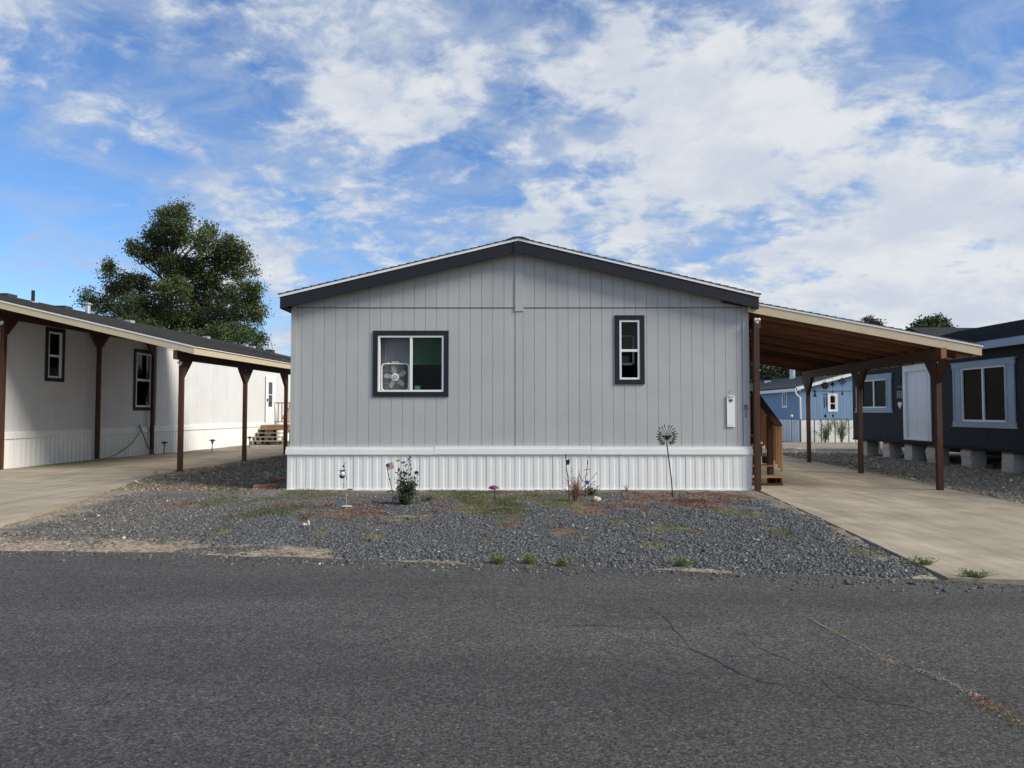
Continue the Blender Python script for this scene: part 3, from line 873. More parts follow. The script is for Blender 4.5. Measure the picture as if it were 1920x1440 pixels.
def build_main_house():
    h = thing('grey_house', (XC, YW, 0), 'long grey manufactured home with charcoal trim, white skirting and number 81', 'house')
    ops = [(-2.46, -1.25, 1.815, 2.85), (1.972, 2.346, 2.04, 3.136)]
    back = panel_with_holes(WORLD, XL + .01, XR - .01, 0.62, Z_LINE + .02, YW + .0135, YW + .10, ops)
    back.prism([(XL + .01, Z_LINE + .02), (XR - .01, Z_LINE + .02), (XR - .01, rake_top(XR) - .06), (XC, RIDGE_Z - .06), (XL + .01, rake_top(XL) - .06)], YW + .0135, YW + .10)
    back.build('wall', M_SIDING_BACK, h)
    # side and rear walls
    sw = MB()
    sw.box(XL, XL + .1, YW + .101, 31.0, 0.62, 3.42).box(XR - .1, XR, YW + .101, 31.0, 0.62, 3.42)
    sw.prism([(XL, 0.62), (XR, 0.62), (XR, rake_top(XR) - .06), (XC, RIDGE_Z - .06), (XL, rake_top(XL) - .06)], 31.001, 31.1)
    sw.build('side_wall', M_SIDING, h)
    # grooved boards
    cl, cr = 0.059, 0.206
    tl, tr = XL + .10, XR - .115
    e1 = [tl + .0] + [cl - .2063 * k for k in range(int((cl - tl) / .2063), -1, -1)]
    if e1[1] - e1[0] < .03: e1.pop(1)
    e2 = [cr + .2063 * k for k in range(int((tr - cr) / .2063) + 1)] + [tr]
    if e2[-1] - e2[-2] < .03: e2.pop(-2)
    for e in (e1, e2):
        siding(h, WORLD, 0, 0, .2, lambda x: Z_BAND1 - .05, lambda x: Z_LINE - .006, YW, M_SIDING, ops, edges=e)
        siding(h, WORLD, 0, 0, .2, lambda x: Z_LINE + .004, lambda x: rake_top(x) - .03, YW - .004, M_SIDING, (), edges=e)
    for a, b in ((XL, tl), (tr, XR)):
        MB().prism([(a, Z_BAND1 - .05), (b, Z_BAND1 - .05), (b, rake_top(b) - FASC + .1), (a, rake_top(a) - FASC + .1)], YW - .018, YW + .012).build('corner_trim', M_SIDING, h)
    MB().box(cl + .004, cr - .004, YW - .008, YW + .012, Z_BAND1 - .05, Z_LINE - .065).build('centre_trim', M_SIDING, h)
    MB().box(cl - .002, cr + .002, YW - .024, YW + .012, Z_LINE - .065, RIDGE_Z - .1).build('centre_trim', M_SIDING, h)
    MB().box(tl, tr, YW - .0085, YW + .003, Z_LINE - .006, Z_LINE + .004).build('flashing', M_NAVY, h)
    # gable fascia boards, drip edge, ridge block, soffit
    for s in (0, 1):
        x0, x1 = (EAVE_L, XC) if s == 0 else (XC, EAVE_R)
        MB().prism([(x0, rake_top(x0) - FASC), (x1, rake_top(x1) - FASC), (x1, rake_top(x1)), (x0, rake_top(x0))], YF, YF + .035).build('fascia_board', M_NAVY, h)
        g = .012
        xo = (x0 - .025, x1) if s == 0 else (x0, x1 + .025)
        sl = (RIDGE_Z - EAVE_Z) / (XC - EAVE_L) if s == 0 else (EAVE_Z - RIDGE_Z) / (EAVE_R - XC)
        zz = [rake_top(x0), rake_top(x1)]
        za = zz[0] + sl * (xo[0] - x0); zb = zz[1] + sl * (xo[1] - x1)
        MB().prism([(xo[0], za - .004), (xo[1], zb - .004), (xo[1], zb + .042), (xo[0], za + .042)], YF - g, YF + .06).build('drip_edge', M_WHITE, h)
        MB().prism([(x0, rake_top(x0) - .05), (x1, rake_top(x1) - .05), (x1, rake_top(x1) - .02), (x0, rake_top(x0) - .02)], YF + .035, YW - .005).build('soffit', M_NAVY, h)
        pr = [(xo[0] - .01, za + .042), (XC, zb + .042)] if s == 0 else [(xo[1] + .01, zb + .042), (XC, za + .042)]
        shingled(WORLD, pr, YF - .02, 31.3, thick=.010, step=.014, course=.15).build('roof', M_SHINGLE, h)
        # eave fascia along the sides
        xe = EAVE_L if s == 0 else EAVE_R
        a, b = (xe, xe + .03) if s == 0 else (xe - .03, xe)
        MB().box(a, b, YF + .036, 31.2, EAVE_Z - FASC - .0, EAVE_Z - .01).build('eave_fascia', M_NAVY, h)
        a, b = (xe + .03, XL) if s == 0 else (XR, xe - .03)
        MB().box(a, b, YF + .036, 31.2, EAVE_Z - FASC + .01, EAVE_Z - FASC + .03).build('eave_soffit', M_NAVY, h)
    MB().box(XC - .075, XC + .075, YF - .014, YF - .001, RIDGE_Z - FASC - .035, RIDGE_Z - .015).build('ridge_block', M_NAVY, h)
    MB().prism([(XC - .22, RIDGE_Z + .045 - .22 * .239), (XC, RIDGE_Z + .04), (XC + .22, RIDGE_Z + .045 - .22 * .236), (XC + .21, RIDGE_Z + .068 - .21 * .236), (XC + .08, RIDGE_Z + .064), (XC, RIDGE_Z + .070), (XC - .08, RIDGE_Z + .064), (XC - .21, RIDGE_Z + .068 - .21 * .239)], YF - .026, 31.32).build('ridge_cap', M_SHINGLE, h)
    # skirting: band rails, ribbed panels, base rail
    ys = YW - .02
    a0, a1 = -4.10, 4.365
    n = 7
    for i in range(n):
        p0, p1 = a0 + (a1 - a0) * i / n, a0 + (a1 - a0) * (i + 1) / n
        ribbed(WORLD, p0 + .002, p1 - .002, -0.05, Z_BAND0 + .01, ys - .012, period=(p1 - p0 - .004) / 7).build('skirting_panel', M_SKIRT, h)
    for p0, p1, dz in ((a0 - .02, -1.42, .0), (-1.417, 1.45, .012), (1.453, a1 + .02, .004)):
        MB().box(p0, p1, ys - .04, ys + .02, Z_BAND0 + dz * .3, Z_BAND1 - .035 + dz).build('skirting_rail', M_SKIRT, h)
        MB().prism([(p0 + .006, Z_BAND1 - .034 + dz), (p1 - .006, Z_BAND1 - .034 + dz), (p1 - .006, Z_BAND1 + .012 + dz), (p0 + .006, Z_BAND1 + .012 + dz)], ys - .026, ys + .012).build('skirting_cap', M_SKIRT, h)
    MB().box(a0 - .01, a1 + .01, ys - .028, ys + .01, -0.03, .045).build('base_rail', M_SKIRT, h)
    MB().box(a1 - .012, a1 + .004, ys + .011, 31, -0.05, Z_BAND1).box(a0, a0 + .02, ys + .021, 31, -0.05, Z_BAND1).build('side_skirting', M_SKIRT, h)
    # windows
    w1 = window(h, WORLD, *ops[0], YW - .001, trim=.088, trim_m=M_NAVY, vert=True, split=.503, gl=(None, M_GLASS_GREEN), vin=.035)
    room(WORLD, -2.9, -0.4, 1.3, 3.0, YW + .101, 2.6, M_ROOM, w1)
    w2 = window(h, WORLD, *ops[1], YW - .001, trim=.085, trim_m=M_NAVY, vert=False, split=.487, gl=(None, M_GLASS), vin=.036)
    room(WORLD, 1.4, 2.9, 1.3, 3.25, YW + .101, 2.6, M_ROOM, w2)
    # jamb liners so the openings have depth
    for w, (a, b, c, d) in ((w1, ops[0]), (w2, ops[1])):
        mb = MB()
        mb.box(a - .004, a, YW + .06, YW + .115, c, d).box(b, b + .004, YW + .06, YW + .115, c, d).box(a, b, YW + .06, YW + .115, c - .004, c).box(a, b, YW + .06, YW + .115, d, d + .004)
        mb.build('jamb', M_PLASTIC, w)
    return h


HOUSE = build_main_house()


def build_window_things():
    # blind behind the wide window
    b = thing('window_blind', (-1.855, YW + .2, 2.3), 'half lowered pale slatted blind hanging inside the wide window', 'blind')
    mb = MB()
    z = 2.83
    while z > 2.36:
        mb.add([(-2.45, YW + .195, z), (-1.26, YW + .195, z), (-1.26, YW + .203, z - .024), (-2.45, YW + .203, z - .024)], [(0, 1, 2, 3)])
        z -= .0255
    mb.build('slats', M_BLIND, b)
    MB().box(-2.45, -1.26, YW + .185, YW + .215, 2.325, 2.35).build('bottom_rail', M_BLIND, b)
    MB().box(-2.45, -1.26, YW + .185, YW + .215, 2.83, 2.86).build('head_rail', M_BLIND, b)
    for x in (-2.36, -2.12, -1.97, -1.75, -1.5, -1.33):
        MB().box(x - .003, x + .003, YW + .188, YW + .192, 2.33, 2.84).build('ladder_cord', M_GREYPL, b)
    # box fan
    cx, cz, w = -2.155, 2.088, .256
    f = thing('box_fan', (cx, YW + .07, cz - w), 'white square box fan standing in the open half of the wide window', 'fan')
    y0, y1 = YW + .062, YW + .155

    def rrect(r, k, n=5):
        pts = []
        for sx, sz, a0 in ((1, 1, 0), (-1, 1, 90), (-1, -1, 180), (1, -1, 270)):
            for i in range(n + 1):
                a = R(a0 + 90 * i / n)
                pts.append((cx + sx * (r - k) + k * math.cos(a), cz + sz * (r - k) + k * math.sin(a)))
        return pts
    o_, i_ = rrect(w, .07), rrect(w - .016, .06)
    n = len(o_)
    mb = MB()
    vs = [(a, y0, c) for a, c in o_] + [(a, y0, c) for a, c in i_] + [(a, y1, c) for a, c in o_] + [(a, y1, c) for a, c in i_]
    fs = []
    for i in range(n):
        j = (i + 1) % n
        fs += [(j, i, n + i, n + j), (2 * n + i, 2 * n + j, 3 * n + j, 3 * n + i), (i, j, 2 * n + j, 2 * n + i), (n + j, n + i, 3 * n + i, 3 * n + j)]
    mb.add(vs, fs).build('housing', M_PLASTIC, f)
    mb = MB()
    k = -w + .03
    while k < w - .02:
        mb.box(cx + k - .0022, cx + k + .0022, y0 + .004, y0 + .008, cz - w + .012, cz + w - .012); k += .0225
    for q in (-.12, .12):
        mb.box(cx - w + .012, cx + w - .012, y0 + .009, y0 + .012, cz + q - .002, cz + q + .002)
    mb.build('grille', M_GREYPL, f)
    for q in range(5):
        a = R(90 + 72 * q + 12)
        d = Vector((math.cos(a), 0, math.sin(a))); s = Vector((-math.sin(a), 0, math.cos(a)))
        P = lambda r, t, y: Vector((cx, y0 + y, cz)) + d * r + s * t
        MB().add([P(.05, -.022, .05), P(.12, -.05, .065), P(.19, -.048, .065), P(.222, -.01, .05), P(.2, .03, .035), P(.12, .035, .035), P(.05, .022, .04)], [(0, 1, 2, 3, 4, 5, 6)]).build('blade', M_GREYPL, f)
    MB(Frame((cx, y0, cz), (1, 0, 0), (0, 0, 1), (0, -1, 0))).lathe((0, 0, 0), [(.072, -.07), (.072, -.01), (.06, -.004), (.035, -.002)], 20).build('hub', M_PLASTIC, f)
    MB().ring((cx, y0 + .0, cz), .03, .006).build('knob', M_BLACK, f)
    MB().tube([(cx - .06, y0 + .04, cz + w - .003), (cx - .055, y0 + .04, cz + w + .022), (cx + .055, y0 + .04, cz + w + .022), (cx + .06, y0 + .04, cz + w - .003)], .008).build('handle', M_PLASTIC, f)
    MB().box(cx - .15, cx - .11, y0 + .02, y0 + .06, cz + w - .004, cz + w + .012).build('switch', M_PLASTIC, f)
    # small box on the sill and a light curtain edge
    o = MB().box(-1.80, -1.705, YW + .13, YW + .19, 1.818, 1.93).build('storage_box', M_PLASTIC)
    tag(o, 'small pale box standing on the sill of the wide window', 'box')
    o = MB().box(-1.305, -1.262, YW + .12, YW + .16, 1.80, 2.87).build('curtain_panel', M_PLASTIC)
    tag(o, 'narrow pale curtain edge beside the blind in the wide window', 'curtain')
    # framed mirror seen in the narrow window
    t = thing('framed_mirror', (2.155, YW + .5, 2.3), 'pale framed mirror seen inside the narrow window', 'mirror')
    for a, b_, c, d in ((1.99, 2.03, 2.335, 2.90), (2.29, 2.33, 2.335, 2.90), (1.99, 2.33, 2.87, 2.91), (1.99, 2.33, 2.335, 2.375)):
        MB().box(a, b_, YW + .48, YW + .50, c, d).build('frame_rail', M_PLASTIC, t)
    MB().box(2.03, 2.29, YW + .488, YW + .494, 2.375, 2.87).build('glass', mat('mirror_dark', (0.02, 0.022, 0.022), 0.1), t)
    o = MB().ball((2.02, YW + .3, 2.62), (.035, .03, .035)).build('round_ornament', M_PLASTIC, smooth=True)
    tag(o, 'small round pale ornament behind the narrow window', 'ornament')


build_window_things()


def text_mesh(name, body, size, m, depth=.006):
    cu = bpy.data.curves.new(name, 'FONT'); cu.body = body; cu.size = size; cu.extrude = depth; cu.align_x = 'CENTER'
    ob = bpy.data.objects.new(name + '_tmp', cu); COL.objects.link(ob)
    dg = bpy.context.evaluated_depsgraph_get()
    me = bpy.data.meshes.new_from_object(ob.evaluated_get(dg))
    bpy.data.objects.remove(ob)
    me.materials.clear(); me.materials.append(m)
    o = bpy.data.objects.new(name, me); COL.objects.link(o)
    return o


def heart(n=28):
    pts = []
    for i in range(n):
        t = 2 * math.pi * i / n
        pts.append((16 * math.sin(t) ** 3 / 17, (13 * math.cos(t) - 5 * math.cos(2 * t) - 2 * math.cos(3 * t) - math.cos(4 * t)) / 17))
    return pts[::-1]


def build_wall_things():
    # house number
    for ch, z in (('8', 1.475), ('1', 1.345)):
        o = text_mesh('house_number', ch, .155, mat('aged_steel', (0.12, 0.12, 0.12), .4, metal=.3, var=.2, vscale=20))
        o.rotation_euler = (R(90), 0, 0); o.location = (4.275, YW - .026, z)
        tag(o, 'dark metal digit %s on the corner board of the grey home' % ('eight' if ch == '8' else 'one'), 'number')
    # hanging board with heart
    t = thing('hanging_sign', (4.0, YW - .01, 1.17), 'tall white board with a dark heart hanging on the grey siding', 'sign')
    MB().box(3.928, 4.072, YW - .024, YW - .009, 1.175, 1.735).build('board', M_WHITE, t)
    MB().prism([(4.0 + a * .042, 1.655 + b * .04) for a, b in heart()], YW - .030, YW - .0235).build('heart', mat('grey_heart', (0.10, 0.10, 0.10), .8, var=.3, vscale=30), t)
    MB().tube([(3.94, YW - .02, 1.735), (3.97, YW - .032, 1.722), (4.0, YW - .036, 1.714), (4.03, YW - .032, 1.722), (4.06, YW - .02, 1.735)], .006).build('twine', mat('twine', (.28, .26, .22), .9), t)
    MB().tube([(3.935, YW - .015, 1.738), (3.96, YW - .025, 1.748), (4.045, YW - .025, 1.748), (4.065, YW - .015, 1.738)], .008).build('rod', M_WHITE, t)
    MB().tube([(3.96, YW - .02, 1.75), (4.0, YW - .012, 1.84), (4.04, YW - .02, 1.75)], .002).build('hanging_cord', M_GREYPL, t)
    MB().tube([(4.0, YW - .02, 1.838), (4.0, YW + .004, 1.842)], .003).build('nail', M_BLACK, t)
    for q in (3.955, 3.975, 4.02):
        MB().box(q, q + .012, YW - .0255, YW - .0238, 1.2, 1.215).build('lettering_mark', M_GREYPL, t)


build_wall_things()


# ------------------------------------------------------------------ carports
def twin_lamp(p, label, facing=(0, -1, 0)):
    """white floodlight with two round heads above a sensor"""
    p = Vector(p); f = Vector(facing).normalized(); s = Vector((-f.y, f.x, 0))
    t = thing('flood_light', p, label, 'lamp', 'twin flood lights on the carport posts')
    MB().beam(p + Vector((0, 0, -.03)), p + Vector((0, 0, .045)), .07, .02, up=f).build('mounting_plate', M_PLASTIC, t)
    for k in (-1, 1):
        c = p + f * .035 + s * (.030 * k) + Vector((0, 0, .022))
        h = MB().ball(c, .030, 10, 6).build('lamp_head', M_PLASTIC, t, smooth=True)
        MB().ball(c + f * .014, .022, 10, 6).build('lens', M_WHITE, h, smooth=True)
    MB().ball(p + f * .03 + Vector((0, 0, -.028)), (.024, .022, .026), 8, 6).build('sensor', M_PLASTIC, t, smooth=True)
    return t


def post_with_braces(t, fr, u, v, z0, z1, dirs, w=.096, axis='w', blen=.42):
    """square post; dirs = +1/-1 sides that carry a knee brace along the beam"""
    po = MB(fr).box(u - w / 2, u + w / 2, v - w / 2, v + w / 2, z0, z1).build('post', M_REDWOOD, t)
    for d in dirs:
        if axis == 'w':
            fr2 = Frame(fr.o, fr.w, fr.u, fr.z)
            c, q = v, u
        else:
            fr2, c, q = fr, u, v
        e = c + d * (w / 2 - .004)
        poly = [(e, z1 - blen), (e + d * blen * .82, z1 - .001), (e + d * blen * .25, z1 - .001), (e, z1 - .14)]
        poly = [(e, z1 - blen), (e + d * .02, z1 - blen), (e + d * blen * .85, z1 - .03), (e + d * blen * .85, z1 - .001), (e, z1 - .001)]
        if d < 0: poly = poly[::-1]
        MB(fr2).prism(poly, q - .042, q + .042).build('knee_brace', M_REDWOOD, po)
    return po


def build_carport_right():
    fr = Frame((0 - .0845 * 12.95, 0, 0), (1, 0, 0), (.0845, 1, 0))       # runs back at a slight angle
    t = thing('carport', (6.2, 12.9, 0), 'brown timber lean-to carport with tan fascia against the grey home', 'carport', None)
    v0, v1 = 12.90, 20.9
    uo, zo, sl = 8.54, 2.47, .188           # outer lower corner of the rake board and roof slope
    ui = 4.30
    zb = lambda u: zo + (uo - u) * sl
    FR2 = WORLD
    tanh = .16
    # front rake board and drip edge, other rake at the back
    MB().prism([(ui + .0, zb(ui)), (uo, zb(uo)), (uo, zb(uo) + tanh), (ui, zb(ui) + tanh)], v0 - .03, v0).build('fascia_board', M_TAN, t)
    MB().prism([(ui, zb(ui) + tanh - .002), (uo + .02, zb(uo + .02) + tanh - .002), (uo + .02, zb(uo + .02) + tanh + .036), (ui, zb(ui) + tanh + .036)], v0 - .042, v0 + .05).build('drip_edge', M_WHITE, t)
    MB(fr).box(uo - .03, uo, v0 + .002, v1, zo + .0, zo + tanh).build('eave_fascia', M_TAN, t)
    shingled(fr, [(uo + .03, zb(uo + .03) + tanh + .036), (ui - .45, zb(ui - .45) + tanh + .036)], v0 - .05, v1 + .02, thick=.008, step=.012, course=.15).build('roof', M_SHINGLE, t)
    # sheathing boards seen from below, running along the carport
    u = ui - .45
    k = 0
    while u < uo - .05:
        b = min(u + .30, uo - .032)
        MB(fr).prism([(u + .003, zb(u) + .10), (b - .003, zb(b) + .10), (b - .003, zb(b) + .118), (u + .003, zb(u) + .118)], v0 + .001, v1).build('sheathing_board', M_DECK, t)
        u = b; k += 1
    v = v0 + .22
    while v < v1:
        MB(fr).prism([(ui - .3, zb(ui - .3) - .04), (uo - .035, zb(uo - .035) - .005), (uo - .035, zb(uo - .035) + .098), (ui - .3, zb(ui - .3) + .098)], v, v + .038).build('rafter', M_RAFTER, t)
        v += .56
    # beams and posts
    zt = 2.603
    bm = MB(fr).box(7.73, 7.83, 12.73, 20.45, 2.405, zt).build('beam', M_REDWOOD_H, t)
    MB(fr).box(7.732, 7.828, 12.726, 12.731, 2.407, zt - .002).build('beam_end', M_ENDGRAIN, bm)
    MB(fr).box(4.42, 4.54, 12.90, 20.45, 2.98, 3.16).build('ledger_beam', M_REDWOOD_H, t)
    for v_, d in ((12.97, (-1, 1)), (16.5, (-1, 1)), (20.1, (-1, 1))):
        post_with_braces(t, fr, 7.78, v_, -.02, 2.406, d)
    for i, v_ in enumerate((12.93, 16.5, 20.1)):
        u = 4.455 if i == 0 else 4.62
        post_with_braces(t, fr if i else WORLD, u, v_, -.03, 2.99, ())
    twin_lamp((4.452, 12.868, 3.10), 'white twin-head flood light on the carport post touching the grey siding')
    twin_lamp((7.785, 12.905, 2.32), 'white twin-head flood light below the cut beam end of the carport by the slate home')
    twin_lamp(fr((7.775, 16.435, 2.33)), 'white twin-head flood light on the middle outer post in front of the slate home')
    return fr


FR_R = build_carport_right()

# left-hand frame: along the wall of the white home
LX0, LV0, LSH = -12.5, 17.0, .0735
FR_L = Frame((LX0 - LSH * LV0, 0, 0), (1, 0, 0), (LSH, 1, 0))   # u measured from the wall, v = depth
L_SL, L_UO, L_ZO = .235, 5.08, 2.80


def l_zb(u):
    return L_ZO + (L_UO - u) * L_SL


def build_carport_left():
    fr = FR_L
    t = thing('carport', fr((2.5, 17.0, 0)), 'brown timber lean-to carport with tan fascia beside the white home', 'carport')
    v0, v1 = 16.62, 24.3
    th = .16
    MB(fr).prism([(-.0, l_zb(0)), (L_UO, l_zb(L_UO)), (L_UO, l_zb(L_UO) + th), (-.0, l_zb(0) + th)], v0 - .03, v0).build('fascia_board', M_TAN, t)
    MB(fr).prism([(-.0, l_zb(0) + th - .002), (L_UO + .02, l_zb(L_UO + .02) + th - .002), (L_UO + .02, l_zb(L_UO + .02) + th + .035), (-.0, l_zb(0) + th + .035)], v0 - .045, v0 + .04).build('drip_edge', M_WHITE, t)
    MB(fr).box(L_UO - .03, L_UO, v0 + .002, v1, L_ZO, L_ZO + th).build('eave_fascia', M_TAN, t)
    MB(fr).box(L_UO - .02, L_UO + .03, v0 + .041, v1, L_ZO + th + .001, L_ZO + th + .026).build('eave_drip', M_WHITE, t)
    shingled(fr, [(L_UO + .04, l_zb(L_UO + .04) + th + .035), (.0, l_zb(0) + th + .035)], v0 - .05, v1 + .02, thick=.008, step=.012, course=.15).build('roof', M_SHINGLE, t)
    u = .0
    while u < L_UO - .05:
        b = min(u + .36, L_UO - .032)
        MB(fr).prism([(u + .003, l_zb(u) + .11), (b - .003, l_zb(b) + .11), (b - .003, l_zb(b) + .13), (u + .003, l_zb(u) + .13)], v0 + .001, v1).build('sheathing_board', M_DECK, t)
        u = b
    v = v0 + .25
    while v < v1:
        MB(fr).prism([(.0, l_zb(0) - .01), (L_UO - .035, l_zb(L_UO - .035) - .01), (L_UO - .035, l_zb(L_UO - .035) + .108), (.0, l_zb(0) + .108)], v, v + .038).build('rafter', M_RAFTER, t)
        v += .6
    us = 4.58
    bm = MB(fr).box(us - .05, us + .05, 16.70, 24.1, 2.69, 2.905).build('beam', M_REDWOOD_H, t)
    MB(fr).box(us - .048, us + .048, 16.696, 16.701, 2.692, 2.903).build('beam_end', M_ENDGRAIN, bm)
    MB(fr).box(.05, .17, 16.8, 24.1, 3.72, 3.86).build('ledger_beam', M_REDWOOD_H, t)
    for v_, d in ((17.0, (1,)), (20.4, (-1, 1)), (23.4, (-1,))):
        post_with_braces(t, fr, us, v_, -.02, 2.691, d)
    for v_, d in ((17.2, (1,)), (20.75, (-1, 1)), (23.5, (-1,))):
        post_with_braces(t, fr, .13, v_, -.02, 3.73, d)
    twin_lamp(fr((us, 16.935, 2.60)), 'white twin-head flood light under the carport beam end by the white home')
    twin_lamp(fr((us, 20.335, 2.62)), 'white twin-head flood light on the second outer post by the white home')
    twin_lamp(fr((.13, 17.135, 3.60)), 'white twin-head flood light on the post against the white home')


build_carport_left()


# ------------------------------------------------------------------ the white home on the left
def build_white_house():
    fr = FR_L
    h = thing('white_house', fr((-2, 17, 0)), 'long white manufactured home with dark window trim and grey pipe vents', 'house')
    v0, v1 = 15.4, 36.5
    wf = Frame(fr((0, 0, 0)), (LSH, 1, 0), (-1, 0, 0))       # u along the wall, w into the house
    zlo, zhi = .94, 3.86
    ops = [(18.86, 19.38, 2.36, 3.60), (22.75, 23.62, 1.60, 3.36), (32.75, 33.65, 0.93, 2.98)]
    panel_with_holes(wf, v0, v1, zlo - .06, zhi + .1, .0135, .1, ops).build('wall', M_LBACK, h)
    siding(h, wf, v0 + .1, v1 - .1, .2032, lambda u: zlo, lambda u: zhi, 0.0, M_LWALL, ops)
    for a, b in ((v0, v0 + .1), (v1 - .1, v1)):
        MB(wf).box(a, b, -.018, .012, zlo, zhi).build('corner_trim', M_LWALL, h)
    # end walls, rear wall
    mb = MB(fr)
    mb.prism([(-8.2, zlo), (-.1, zlo), (-.1, zhi + .1), (-4.1, zhi + .95), (-8.2, zhi + .1)], v0, v0 + .1)
    mb.prism([(-8.2, zlo), (-.1, zlo), (-.1, zhi + .1), (-4.1, zhi + .95), (-8.2, zhi + .1)], v1 - .1, v1)
    mb.box(-8.2, -8.1, v0 + .1, v1 - .1, zlo, zhi + .1)
    mb.build('end_wall', M_LWALL, h)
    # skirting
    n = 18
    for i in range(n):
        a, b = v0 + (v1 - v0) * i / n, v0 + (v1 - v0) * (i + 1) / n
        ribbed(wf, a + .002, b - .002, -.08, .79, -.03, period=(b - a - .004) / 7, depth=.016).build('skirting_panel', M_SKIRT, h)
    for i in range(6):
        a, b = v0 + (v1 - v0) * i / 6, v0 + (v1 - v0) * (i + 1) / 6
        MB(wf).box(a + .001, b - .001, -.055, .012, .78, .91).build('skirting_rail', M_SKIRT, h)
        MB(wf).box(a + .003, b - .003, -.04, .013, .911, .955).build('skirting_cap', M_SKIRT, h)
    MB(fr).box(-8.2, -.02, v0 + .01, v0 + .05, -.08, .93).box(-8.2, -.02, v1 - .05, v1 - .01, -.08, .93).build('end_skirting', M_SKIRT, h)
    # roof: same plane as the carport roof, then down the far side
    th = .195
    z_e = l_zb(-.0) + th
    ue = .35
    ridge_u = -4.1
    top = lambda u: l_zb(u) + th
    ro = shingled(fr, [(-.002, top(-.002) + .003), (ridge_u, top(ridge_u))], v0 - .1, v1 + .15, thick=.008, step=.012, course=.15).build('roof', M_SHINGLE, h)
    shingled(fr, [(-8.6, top(-.4) + .0), (ridge_u, top(ridge_u))], v0 - .1, v1 + .15, thick=.008, step=.012, course=.15).build('roof', M_SHINGLE, h)
    shingled(fr, [(ue, top(ue) + .003), (.0, top(0) + .003)], 24.35, v1 + .15, thick=.008, step=.012, course=.15).build('roof_overhang', M_SHINGLE, h)
    MB(fr).box(ue - .02, ue, 24.35, v1 + .1, top(ue) - .16, top(ue)).build('eave_fascia', M_NAVY, h)
    MB(fr).prism([(0, zhi + .05), (ue - .021, zhi + .05), (ue - .021, zhi + .07), (0, zhi + .07)], 24.35, v1 + .1).build('soffit', M_WHITE, h)
    MB(fr).prism([(-4.1, top(-4.1) - .2), (0, top(0) - .2), (0, top(0) - .005), (-4.1, top(-4.1) - .005)], v0 - .05, v0 - .02).build('fascia_board', M_NAVY, h)
    # vents on the roof
    def on_roof(px, u):
        Yv = (LX0 - LSH * LV0 + u) / ((px - 960) / F_PX - LSH)
        return fr((u, Yv, top(u)))
    for px, u, w in ((6, -3.3, .55), (114, -3.0, .55), (212, -3.2, .6), (352, -2.8, .5), (430, -3.0, .5), (478, -3.0, .5), (505, -3.2, .6)):
        p = on_roof(px, u)
        MB().box(p.x - .2, p.x + .2, p.y - w * .38, p.y + w * .38, p.z - .12, p.z + .075).build('box_vent', M_SHINGLE, ro)
    p = on_roof(57, -3.0)
    MB().tube([p + Vector((0, 0, -.1)), p + Vector((0, 0, .38))], .05, 10).build('pipe_vent', M_BLACK, ro)
    MB().lathe(p + Vector((0, 0, -.06)), [(.16, 0), (.15, .07), (.06, .1)], 10).build('flashing_collar', M_GALV, ro)
    p = on_roof(161, -3.0)
    pv = MB().tube([p + Vector((0, 0, -.1)), p + Vector((0, 0, .30))], .085, 12).build('flue', M_GALV, ro)
    MB().lathe(p + Vector((0, 0, .30)), [(.07, 0), (.14, .02), (.14, .05), (.07, .09), (.02, .1)], 12).build('flue_cap', M_GALV, pv)
    for px in (240, 385, 458, 472):
        p = on_roof(px, -2.6)
        MB().box(p.x - .12, p.x + .12, p.y - .15, p.y + .15, p.z - .1, p.z + .09).build('metal_vent', M_GALV, ro)
    # windows and door
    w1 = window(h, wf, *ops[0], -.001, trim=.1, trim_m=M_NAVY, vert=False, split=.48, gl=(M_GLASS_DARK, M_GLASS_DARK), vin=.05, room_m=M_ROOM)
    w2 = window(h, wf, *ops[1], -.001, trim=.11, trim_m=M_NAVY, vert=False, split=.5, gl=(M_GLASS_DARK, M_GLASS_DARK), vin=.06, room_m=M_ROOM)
    a, b, c, d = ops[2]
    dr = MB(wf).box(a, b, -.01, .04, c, d).build('door', M_WHITE, h)
    MB(wf).box(a + .24, b - .24, -.016, .0, c + .75, d - .15).build('door_glass', mat('dark_door_glass', (.03, .035, .035), .08, spec=.5), dr)
    MB(wf).box(a + .22, b - .22, -.020, -.012, c + 1.30, c + 1.33).build('glazing_bar', M_WHITE, dr)
    for q in (.2, .4, .58):
        MB(wf).box(a + .2, b - .2, -.015, -.009, c + q, c + q + .02).build('door_rib', M_LWALL, dr)
    MB(wf).box(a + .05, a + .09, -.06, -.01, c + 1.0, c + 1.12).build('handle', M_BLACK, dr)
    MB(wf).box(a - .1, a - .002, -.022, .012, c - .03, d + .12).box(b + .002, b + .1, -.022, .012, c - .03, d + .12).box(a - .002, b + .002, -.022, .012, d + .002, d + .12).build('door_frame', M_WHITE, dr)
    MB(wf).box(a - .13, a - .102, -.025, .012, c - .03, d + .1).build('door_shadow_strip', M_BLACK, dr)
    # gutter pipe by the rear post
    MB(wf).tube([(23.8, -.04, 3.7), (23.8, -.06, 3.5), (23.82, -.05, 1.0)], .03, 8).build('conduit', M_WHITE, h)
    # tap
    sp = MB(wf).tube([(22.9, .0, .95), (22.9, -.09, .95), (22.9, -.12, .88)], .018, 6).build('spigot', M_BLACK, h)
    MB(wf).ring((22.9, -.07, 1.0), .035, .008, 'y').build('spigot_wheel', M_BLACK, sp)
    return wf


WF_L = build_white_house()


